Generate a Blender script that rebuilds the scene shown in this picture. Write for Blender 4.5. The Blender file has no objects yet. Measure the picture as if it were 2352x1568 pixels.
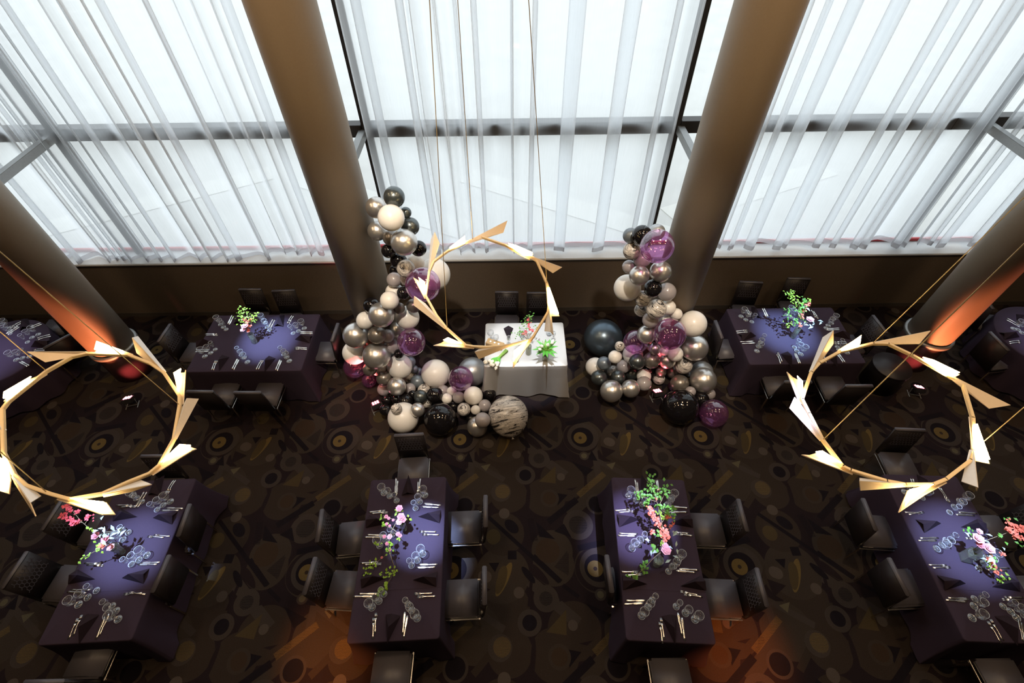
import bpy, bmesh, math, random
from mathutils import Vector, Matrix, Euler
random.seed(7)
PI = math.pi
SC = bpy.context.scene
COL = SC.collection
# ---------------------------------------------------------------- camera
CAM_H = 6.65
pitch = math.atan2(1284, 1131); roll = math.atan2(30, 2280)
down = Vector((0, -math.sin(pitch), -math.cos(pitch)))
xh = Vector((1, 0, 0))
right = xh*math.cos(roll) + down*math.sin(roll)
up = xh*math.sin(roll) - down*math.cos(roll)
back = right.cross(up)
cam_data = bpy.data.cameras.new('camera'); cam = bpy.data.objects.new('camera', cam_data); COL.objects.link(cam)
cam.matrix_world = Matrix(((right.x, up.x, back.x, 0), (right.y, up.y, back.y, 0), (right.z, up.z, back.z, CAM_H), (0, 0, 0, 1)))
cam_data.sensor_width = 36; cam_data.lens = 1131/2352*36; cam_data.clip_start = .05; cam_data.clip_end = 200
SC.camera = cam
# ---------------------------------------------------------------- world, exposure, lamps
w = bpy.data.worlds.new('overcast_sky'); SC.world = w; w.use_nodes = True
bg = w.node_tree.nodes['Background']; bg.inputs[0].default_value = (.86, .94, 1, 1); bg.inputs[1].default_value = 1.95
SC.view_settings.view_transform = 'Standard'; SC.view_settings.look = 'None'
SC.view_settings.exposure = 0; SC.view_settings.gamma = 1; SC.view_settings.use_curve_mapping = False
SC.cycles.use_denoising = True
SC.cycles.max_bounces = 8; SC.cycles.diffuse_bounces = 3; SC.cycles.glossy_bounces = 3; SC.cycles.transparent_max_bounces = 18
SC.cycles.sample_clamp_indirect = 6; SC.cycles.caustics_reflective = False; SC.cycles.caustics_refractive = False

def spot(name, loc, target, watts, colour, angle, blend=.8, size=.05):
    l = bpy.data.lights.new(name, 'SPOT'); l.energy = watts; l.color = colour; l.spot_size = math.radians(angle)
    l.spot_blend = blend; l.shadow_soft_size = size
    o = bpy.data.objects.new(name, l); COL.objects.link(o); o.location = loc
    o.rotation_euler = (Vector(target)-Vector(loc)).to_track_quat('-Z', 'Y').to_euler(); return o
BLUE = (.44, .60, 1)
# ceiling pin spots over the tables
spot('pin_spot', (-2.4, 2.6, 8.6), (-1.12, 2.16, .75), 15500, BLUE, 6.6, 1, .03)
spot('pin_spot', (2.6, 1.6, 8.6), (1.48, 2.22, .75), 12500, (.50, .56, 1), 7.6, 1, .03)
spot('pin_spot', (-5.6, 2.3, 8.6), (-4.5, 2.05, .75), 11500, BLUE, 8.5, 1, .03)
spot('pin_spot', (4.2, 2.2, 8.6), (5.18, 1.95, .75), 11500, BLUE, 9, 1, .03)
spot('pin_spot', (-4.6, 4.0, 8.6), (-3.92, 5.3, .75), 15500, (.42, .62, 1), 8, 1, .03)
spot('pin_spot', (4.9, 4.0, 8.6), (4.42, 5.3, .75), 15500, (.36, .60, 1), 8.5, 1, .03)
spot('pin_spot', (-7.6, 4.0, 8.6), (-8.2, 5.0, .75), 3600, (.6, .62, 1), 11, 1, .03)
spot('pin_spot', (8.0, 4.0, 8.6), (8.5, 5.0, .75), 2500, (.6, .62, 1), 11, 1, .03)
spot('pin_spot', (.3, 4.2, 8.6), (.25, 5.1, .75), 3000, (.86, .93, 1), 11.5, .5, .03)
# added warm white fill spots that brighten the balloon garlands
spot('garland_fill_spot', (-.9, 1.6, 8.6), (-1.55, 4.8, 1.6), 1500, (1, .86, .70), 30, .9, .12)
spot('garland_fill_spot', (1.2, 1.6, 8.6), (2.2, 4.8, 1.4), 1400, (1, .86, .70), 26, .9, .12)
# added warm fill discs overhead, in place of chandeliers out of view
for lx in (-7, -2.4, 2.4, 7):
    for ly in (.9, 3.6):
        l = bpy.data.lights.new('overhead_fill_disc', 'AREA'); l.shape = 'DISK'; l.size = .9; l.energy = 62 if ly < 2 else 66; l.color = (1, .70, .42)
        o = bpy.data.objects.new('overhead_fill_disc', l); COL.objects.link(o); o.location = (lx, ly, 8.93)
# amber wash on the carpet from the front of the hall
spot('amber_wash', (-1.6, -1.2, 4.2), (-2.15, 1.05, 0), 1700, (1, .30, .05), 17, 1, .1)
spot('amber_wash', (1.8, -1.2, 4.2), (2.55, .95, 0), 2000, (1, .24, .05), 17, 1, .1)

# ---------------------------------------------------------------- helpers
def new_obj(name, mesh, mat=None, parent=None):
    o = bpy.data.objects.new(name, mesh); COL.objects.link(o)
    if mat is not None and not mesh.materials: mesh.materials.append(mat)
    if parent is not None: o.parent = parent
    return o
def obj(name, bm, mat, parent=None, smooth=False, angle=None):
    me = bpy.data.meshes.new(name); bmesh.ops.recalc_face_normals(bm, faces=bm.faces) if angle != 'keep' else None
    bm.to_mesh(me); bm.free()
    if smooth:
        for p in me.polygons: p.use_smooth = True
    return new_obj(name, me, mat, parent)
def tag(o, label, cat, group=None, kind=None):
    if label: o['label'] = label
    if cat: o['category'] = cat
    if group: o['group'] = group
    if kind: o['kind'] = kind
    return o
def struct(o, label=None, cat=None):
    o['kind'] = 'structure'
    if label: o['label'] = label
    if cat: o['category'] = cat
    return o
def empty(name, loc, rz=0):
    o = bpy.data.objects.new(name, None); COL.objects.link(o); o.location = loc; o.rotation_euler = (0, 0, rz); o.empty_display_size = .1
    return o
def box(bm, x0, x1, y0, y1, z0, z1, bev=0, M=None):
    r = bmesh.ops.create_cube(bm, size=1)
    vs = r['verts']
    for v in vs:
        v.co = Vector(((x0+x1)/2+v.co.x*(x1-x0), (y0+y1)/2+v.co.y*(y1-y0), (z0+z1)/2+v.co.z*(z1-z0)))
    if bev:
        es = list({e for v in vs for e in v.link_edges})
        r2 = bmesh.ops.bevel(bm, geom=es, offset=bev, segments=2, affect='EDGES')
        vs = list({v for f in r2['faces'] for v in f.verts} | {v for v in vs if v.is_valid})
    if M is not None:
        for v in vs:
            if v.is_valid: v.co = M @ v.co
    return vs
def tube(bm, pts, r, n=8, r2=None, cap=True):
    pts = [Vector(p) for p in pts]; rings = []
    for i, p in enumerate(pts):
        d = (pts[min(i+1, len(pts)-1)]-pts[max(i-1, 0)]).normalized()
        a = d.cross(Vector((0, 0, 1)));
        if a.length < .05: a = d.cross(Vector((1, 0, 0)))
        a.normalize(); b = d.cross(a)
        rr = r if r2 is None else r+(r2-r)*i/(len(pts)-1)
        rings.append([bm.verts.new(p+a*rr*math.cos(2*PI*k/n)+b*rr*math.sin(2*PI*k/n)) for k in range(n)])
    for i in range(len(rings)-1):
        for k in range(n):
            bm.faces.new((rings[i][k], rings[i][(k+1) % n], rings[i+1][(k+1) % n], rings[i+1][k]))
    if cap:
        bm.faces.new(rings[0][::-1]); bm.faces.new(rings[-1])
def lathe(bm, prof, n=20, c=(0, 0, 0), cap0=False, cap1=False):
    rings = []
    for r, z in prof:
        rings.append([bm.verts.new((c[0]+r*math.cos(2*PI*k/n), c[1]+r*math.sin(2*PI*k/n), c[2]+z)) for k in range(n)])
    for i in range(len(rings)-1):
        for k in range(n):
            bm.faces.new((rings[i][k], rings[i][(k+1) % n], rings[i+1][(k+1) % n], rings[i+1][k]))
    if cap0: bm.faces.new(rings[0][::-1])
    if cap1: bm.faces.new(rings[-1])
def BM(): return bmesh.new()
def children(o): return [c for c in bpy.data.objects if c.parent == o]
KIDS = {}
def copy_tree(src, loc, rz=0, scale=None):
    if src.name not in KIDS:
        KIDS[src.name] = [(c, children(c)) for c in children(src)]
    r = src.copy(); COL.objects.link(r); r.location = loc; r.rotation_euler = (0, 0, rz)
    for k in list(r.keys()): del r[k]
    if scale: r.scale = scale
    for c, g in KIDS[src.name]:
        d = c.copy(); COL.objects.link(d); d.parent = r
        for e in g:
            f = e.copy(); COL.objects.link(f); f.parent = d
    return r

# ---------------------------------------------------------------- materials
def mat(name, col, rough=.5, metal=0, spec=.5, **kw):
    m = bpy.data.materials.new(name); m.use_nodes = True
    b = m.node_tree.nodes['Principled BSDF']
    b.inputs['Base Color'].default_value = (*col, 1); b.inputs['Roughness'].default_value = rough
    b.inputs['Metallic'].default_value = metal; b.inputs['Specular IOR Level'].default_value = spec
    for k, v in kw.items():
        b.inputs[k].default_value = v
    return m
def N(m, t, **kw):
    n = m.node_tree.nodes.new(t)
    for k, v in kw.items(): setattr(n, k, v)
    return n
def LK(m, a, b): m.node_tree.links.new(a, b)
def grain(m, scale=60, amount=.25, bump=.15, dist=.01, stretch=None):
    """noise grain in colour and relief"""
    b = m.node_tree.nodes['Principled BSDF']; col = tuple(b.inputs['Base Color'].default_value)
    tc = N(m, 'ShaderNodeTexCoord'); nz = N(m, 'ShaderNodeTexNoise'); nz.inputs['Scale'].default_value = scale; nz.inputs['Detail'].default_value = 4
    src = tc.outputs['Object']
    if stretch:
        mp = N(m, 'ShaderNodeMapping'); mp.inputs['Scale'].default_value = stretch; LK(m, src, mp.inputs['Vector']); src = mp.outputs['Vector']
    LK(m, src, nz.inputs['Vector'])
    mx = N(m, 'ShaderNodeMix', data_type='RGBA')
    mx.inputs[6].default_value = tuple(c*(1-amount) for c in col[:3])+(1,); mx.inputs[7].default_value = tuple(min(1, c*(1+amount)) for c in col[:3])+(1,)
    LK(m, nz.outputs['Fac'], mx.inputs[0]); LK(m, mx.outputs[2], b.inputs['Base Color'])
    if bump:
        bp = N(m, 'ShaderNodeBump'); bp.inputs['Strength'].default_value = bump; bp.inputs['Distance'].default_value = dist
        LK(m, nz.outputs['Fac'], bp.inputs['Height']); LK(m, bp.outputs['Normal'], b.inputs['Normal'])
    return m
M = {}
M['wall'] = grain(mat('brown_wall_fabric', (.135, .105, .078), .75), 40, .2, .2)
M['dark_wall'] = grain(mat('dark_plaster', (.06, .05, .042), .9), 8, .2, .1)
M['ceiling'] = grain(mat('ceiling_paint', (.12, .1, .085), .9), 8, .15, .1)
M['column'] = grain(mat('taupe_column_paint', (.33, .265, .195), .5), 50, .06, .05)
M['plinth'] = grain(mat('dark_column_plinth', (.13, .07, .065), .35), 30, .2, .1)
M['steel'] = grain(mat('grey_steel', (.33, .34, .34), .45, .6), 40, .1, .03)
M['mullion'] = grain(mat('dark_bronze', (.045, .038, .034), .45, .3), 40, .15, .05)
M['sill'] = grain(mat('white_sill', (.62, .64, .65), .35), 30, .05, .03)
M['red'] = grain(mat('red_strip', (.55, .05, .06), .5), 30, .15, .05)
M['pavement'] = grain(mat('pale_concrete', (.62, .61, .58), .9), 1.2, .12, .1)
M['paveline'] = grain(mat('pale_paving', (.70, .69, .65), .9), 2, .06, .1)
M['cloth'] = grain(mat('aubergine_tablecloth', (.041, .028, .047), .9, 0, .2), 220, .25, .25, .003)
M['napkin'] = grain(mat('plum_napkin', (.022, .013, .020), .8, 0, .2), 200, .25, .2, .003)
M['sequin'] = mat('silver_sequin_cloth', (.62, .6, .58), .42, .35)
M['leather'] = grain(mat('charcoal_leather', (.088, .082, .096), .42, 0, .5), 160, .2, .15, .002)
M['leather_back'] = grain(mat('black_leather', (.02, .016, .018), .45, 0, .45), 160, .2, .15, .002)
M['chrome'] = grain(mat('polished_chrome', (.75, .72, .68), .18, 1), 30, .05, 0)
M['cutlery'] = grain(mat('polished_cutlery', (.85, .83, .8), .22, 1), 60, .06, 0)
M['brass'] = grain(mat('satin_gold_metal', (.86, .66, .38), .4, .25), 60, .06, 0)
M['blade'] = grain(mat('cream_blade_enamel', (.70, .56, .40), .4, .25), 60, .05, 0)
M['blade_top'] = grain(mat('pale_grey_blade_edge', (.72, .70, .68), .4, .2), 60, .05, 0)
M['cable'] = grain(mat('gold_cable', (.6, .48, .28), .5, .5), 60, .1, 0)
M['wood'] = grain(mat('pale_wood', (.36, .23, .10), .5), 12, .3, .2, .005, (1, 6, 1))
M['black_plastic'] = grain(mat('black_plastic', (.02, .018, .02), .4), 60, .1, .05)
M['table_wood'] = grain(mat('table_plywood', (.3, .2, .12), .6), 12, .3, .1)

def emit(name, col, strength):
    m = bpy.data.materials.new(name); m.use_nodes = True; nt = m.node_tree; nt.nodes.remove(nt.nodes['Principled BSDF'])
    e = N(m, 'ShaderNodeEmission'); e.inputs[0].default_value = (*col, 1); e.inputs[1].default_value = strength
    LK(m, e.outputs[0], nt.nodes['Material Output'].inputs[0]); return m
M['glow'] = emit('warm_light_panel', (1, .68, .28), 55)
M['led_plate'] = grain(mat('pink_faceplate', (.25, .08, .12), .4), 30, .1, 0)
M['led_red'] = emit('pink_red_led', (1, .35, .42), 6)

def thin_glass(name, tint, gloss, edge):
    """thin clear shell: what is behind shows through, the rim and highlights are mirrored"""
    m = bpy.data.materials.new(name); m.use_nodes = True; nt = m.node_tree; nt.nodes.remove(nt.nodes['Principled BSDF'])
    t = N(m, 'ShaderNodeBsdfTransparent'); t.inputs[0].default_value = (*tint, 1)
    g = N(m, 'ShaderNodeBsdfGlossy'); g.inputs[0].default_value = (1, 1, 1, 1); g.inputs['Roughness'].default_value = .06
    lw = N(m, 'ShaderNodeLayerWeight'); lw.inputs['Blend'].default_value = edge
    ma = N(m, 'ShaderNodeMath', operation='MULTIPLY_ADD'); ma.inputs[1].default_value = gloss; ma.inputs[2].default_value = .045
    nz = N(m, 'ShaderNodeTexNoise'); nz.inputs['Scale'].default_value = 9; tc = N(m, 'ShaderNodeTexCoord'); LK(m, tc.outputs['Object'], nz.inputs['Vector'])
    bp = N(m, 'ShaderNodeBump'); bp.inputs['Strength'].default_value = .05; bp.inputs['Distance'].default_value = .01
    LK(m, nz.outputs['Fac'], bp.inputs['Height']); LK(m, bp.outputs['Normal'], g.inputs['Normal'])
    mx = N(m, 'ShaderNodeMixShader'); LK(m, lw.outputs['Facing'], ma.inputs[0]); LK(m, ma.outputs[0], mx.inputs[0])
    LK(m, t.outputs[0], mx.inputs[1]); LK(m, g.outputs[0], mx.inputs[2]); LK(m, mx.outputs[0], nt.nodes['Material Output'].inputs[0]); return m
M['glass'] = thin_glass('clear_wine_glass', (.93, .95, .96), .75, .45)
M['vase'] = thin_glass('clear_vase_glass', (.80, .84, .78), .6, .4)
M['water'] = thin_glass('vase_water', (.72, .76, .62), .2, .3)
M['window_glass'] = thin_glass('window_glass', (.96, .98, .98), .3, .2)
M['purple'] = thin_glass('clear_purple_latex', (.88, .60, .88), .55, .4)
def veil(m, col, f):
    '''a little coloured body scatter over the clear shell'''
    nt = m.node_tree; out = nt.nodes['Material Output']; src = out.inputs[0].links[0].from_socket
    d = N(m, 'ShaderNodeBsdfDiffuse'); d.inputs[0].default_value = (*col, 1); x = N(m, 'ShaderNodeMixShader'); x.inputs[0].default_value = f
    LK(m, src, x.inputs[1]); LK(m, d.outputs[0], x.inputs[2]); LK(m, x.outputs[0], out.inputs[0]); return m
veil(M['purple'], (.55, .22, .52), .07); veil(M['glass'], (.8, .85, .9), .05); veil(M['vase'], (.62, .66, .54), .16); veil(M['water'], (.45, .5, .3), .22)  # the wine glass veil is faint white painted in for highlights

def sheer(name, trans, transp, diff, tint):
    m = bpy.data.materials.new(name); m.use_nodes = True; nt = m.node_tree; nt.nodes.remove(nt.nodes['Principled BSDF'])
    tl = N(m, 'ShaderNodeBsdfTranslucent'); tl.inputs[0].default_value = (*tint, 1)
    tp = N(m, 'ShaderNodeBsdfTransparent'); tp.inputs[0].default_value = (1, 1, 1, 1)
    df = N(m, 'ShaderNodeBsdfDiffuse'); df.inputs[0].default_value = (*tint, 1)
    tc = N(m, 'ShaderNodeTexCoord'); mp = N(m, 'ShaderNodeMapping'); mp.inputs['Scale'].default_value = (40, 40, 1.5)
    nz = N(m, 'ShaderNodeTexNoise'); nz.inputs['Scale'].default_value = 3; LK(m, tc.outputs['Object'], mp.inputs[0]); LK(m, mp.outputs[0], nz.inputs['Vector'])
    lw = N(m, 'ShaderNodeLayerWeight'); lw.inputs['Blend'].default_value = .5
    m0 = N(m, 'ShaderNodeMapRange'); m0.inputs['From Min'].default_value = .15; m0.inputs['From Max'].default_value = .75; m0.inputs['To Min'].default_value = transp*1.25; m0.inputs['To Max'].default_value = transp*.15
    LK(m, lw.outputs['Facing'], m0.inputs['Value'])
    ma = N(m, 'ShaderNodeMath', operation='MULTIPLY_ADD'); ma.inputs[1].default_value = .08; LK(m, m0.outputs[0], ma.inputs[2])
    LK(m, nz.outputs['Fac'], ma.inputs[0])
    a = N(m, 'ShaderNodeMixShader'); a.inputs[0].default_value = diff/(diff+trans); LK(m, tl.outputs[0], a.inputs[1]); LK(m, df.outputs[0], a.inputs[2])
    b = N(m, 'ShaderNodeMixShader'); LK(m, ma.outputs[0], b.inputs[0]); LK(m, a.outputs[0], b.inputs[1]); LK(m, tp.outputs[0], b.inputs[2])
    LK(m, b.outputs[0], nt.nodes['Material Output'].inputs[0]); return m
M['sheer'] = sheer('white_sheer_curtain', .60, .40, .08, (.92, .94, .96))
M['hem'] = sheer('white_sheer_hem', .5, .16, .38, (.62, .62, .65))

def latex(name, col, rough, metal, spec=.5, coat=0, trans=0):
    m = mat(name, col, rough, metal, spec)
    b = m.node_tree.nodes['Principled BSDF']; b.inputs['Coat Weight'].default_value = coat; b.inputs['Coat Roughness'].default_value = .08
    if trans:
        b.inputs['Subsurface Weight'].default_value = trans; b.inputs['Subsurface Radius'].default_value = (.1, .09, .08); b.inputs['Subsurface Scale'].default_value = .3
    return grain(m, 14, .05, .02, .004)
M['C'] = latex('chrome_silver_latex', (.72, .70, .67), .31, .85)
M['X'] = latex('pearl_grey_latex', (.50, .53, .56), .36, .7)
M['D'] = latex('charcoal_pearl_latex', (.12, .14, .145), .3, .75, .5, .3)
M['S'] = latex('smoke_brown_latex', (.22, .20, .18), .32, .6)
M['N'] = latex('slate_blue_latex', (.12, .16, .20), .30, .75)
M['B'] = latex('blue_grey_latex', (.20, .24, .28), .34, .4)
M['G'] = latex('grey_latex', (.36, .33, .34), .25, 0, .5, .3)
M['W'] = latex('white_latex', (.88, .86, .82), .32, 0, .5, .15)
M['K'] = latex('glossy_black_latex', (.008, .007, .008), .06, 0, .6)
def marble(name, dark, light, scale):
    m = mat(name, light, .25); b = m.node_tree.nodes['Principled BSDF']
    tc = N(m, 'ShaderNodeTexCoord'); mp = N(m, 'ShaderNodeMapping'); mp.inputs['Scale'].default_value = (.55, .55, 3.2); LK(m, tc.outputs['Object'], mp.inputs[0])
    wv = N(m, 'ShaderNodeTexNoise'); wv.inputs['Scale'].default_value = scale; wv.inputs['Detail'].default_value = 5; wv.inputs['Roughness'].default_value = .6; wv.inputs['Distortion'].default_value = 1.3
    rp = N(m, 'ShaderNodeValToRGB'); els = rp.color_ramp.elements; els[0].position = .40; els[1].position = .58
    els[0].color = (*dark, 1); els[1].color = (*light, 1)
    for p, f in ((.44, .85), (.465, .12), (.49, .95), (.52, .45)):
        e = els.new(p); e.color = tuple(a+(b2-a)*f for a, b2 in zip(dark, light))+(1,)
    LK(m, mp.outputs[0], wv.inputs['Vector']); LK(m, wv.outputs['Fac'], rp.inputs[0]); LK(m, rp.outputs[0], b.inputs['Base Color']); return m
M['M'] = marble('black_and_white_marbled_latex', (.03, .028, .03), (.82, .77, .71), 1.35)
M['T'] = marble('black_latex_with_white_swirl', (.65, .63, .6), (.02, .02, .02), .8)
M['P'] = M['purple']
LEAF = {'y': grain(mat('yellow_green_leaf', (.24, .40, .03), .45, 0, .4, **{'Subsurface Weight': .15}), 30, .4, 0),
        'g': grain(mat('fresh_green_leaf', (.10, .27, .03), .45, 0, .4, **{'Subsurface Weight': .15}), 30, .4, 0),
        'pale': grain(mat('pale_silver_green_leaf', (.42, .55, .50), .5, 0, .4), 30, .25, 0),
        'tulip': grain(mat('bright_tulip_leaf', (.10, .42, .05), .4, 0, .5), 20, .35, 0)}
PETAL = {'pink': grain(mat('pale_pink_petal', (.62, .20, .22), .6), 30, .15, 0), 'rose': grain(mat('blush_rose_petal', (.66, .32, .32), .6), 30, .12, 0),
         'coral': grain(mat('coral_petal', (.85, .18, .10), .6), 30, .25, 0), 'red': grain(mat('rose_red_petal', (.80, .10, .12), .6), 30, .25, 0),
         'white': grain(mat('ivory_petal', (.88, .84, .72), .6), 30, .1, 0)}
M['stem'] = grain(mat('woody_stem', (.22, .17, .09), .7), 40, .3, 0)
M['green_stem'] = grain(mat('green_stem', (.25, .42, .08), .6), 40, .3, 0)
# sequins glint: tiny cells with their own tilt
def sequins(m):
    b = m.node_tree.nodes['Principled BSDF']; tc = N(m, 'ShaderNodeTexCoord'); v = N(m, 'ShaderNodeTexVoronoi'); v.inputs['Scale'].default_value = 170
    LK(m, tc.outputs['Object'], v.inputs['Vector']); bp = N(m, 'ShaderNodeBump'); bp.inputs['Strength'].default_value = .55; bp.inputs['Distance'].default_value = .004
    LK(m, v.outputs['Color'], bp.inputs['Height']); LK(m, bp.outputs['Normal'], b.inputs['Normal'])
sequins(M['sequin'])

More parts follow.
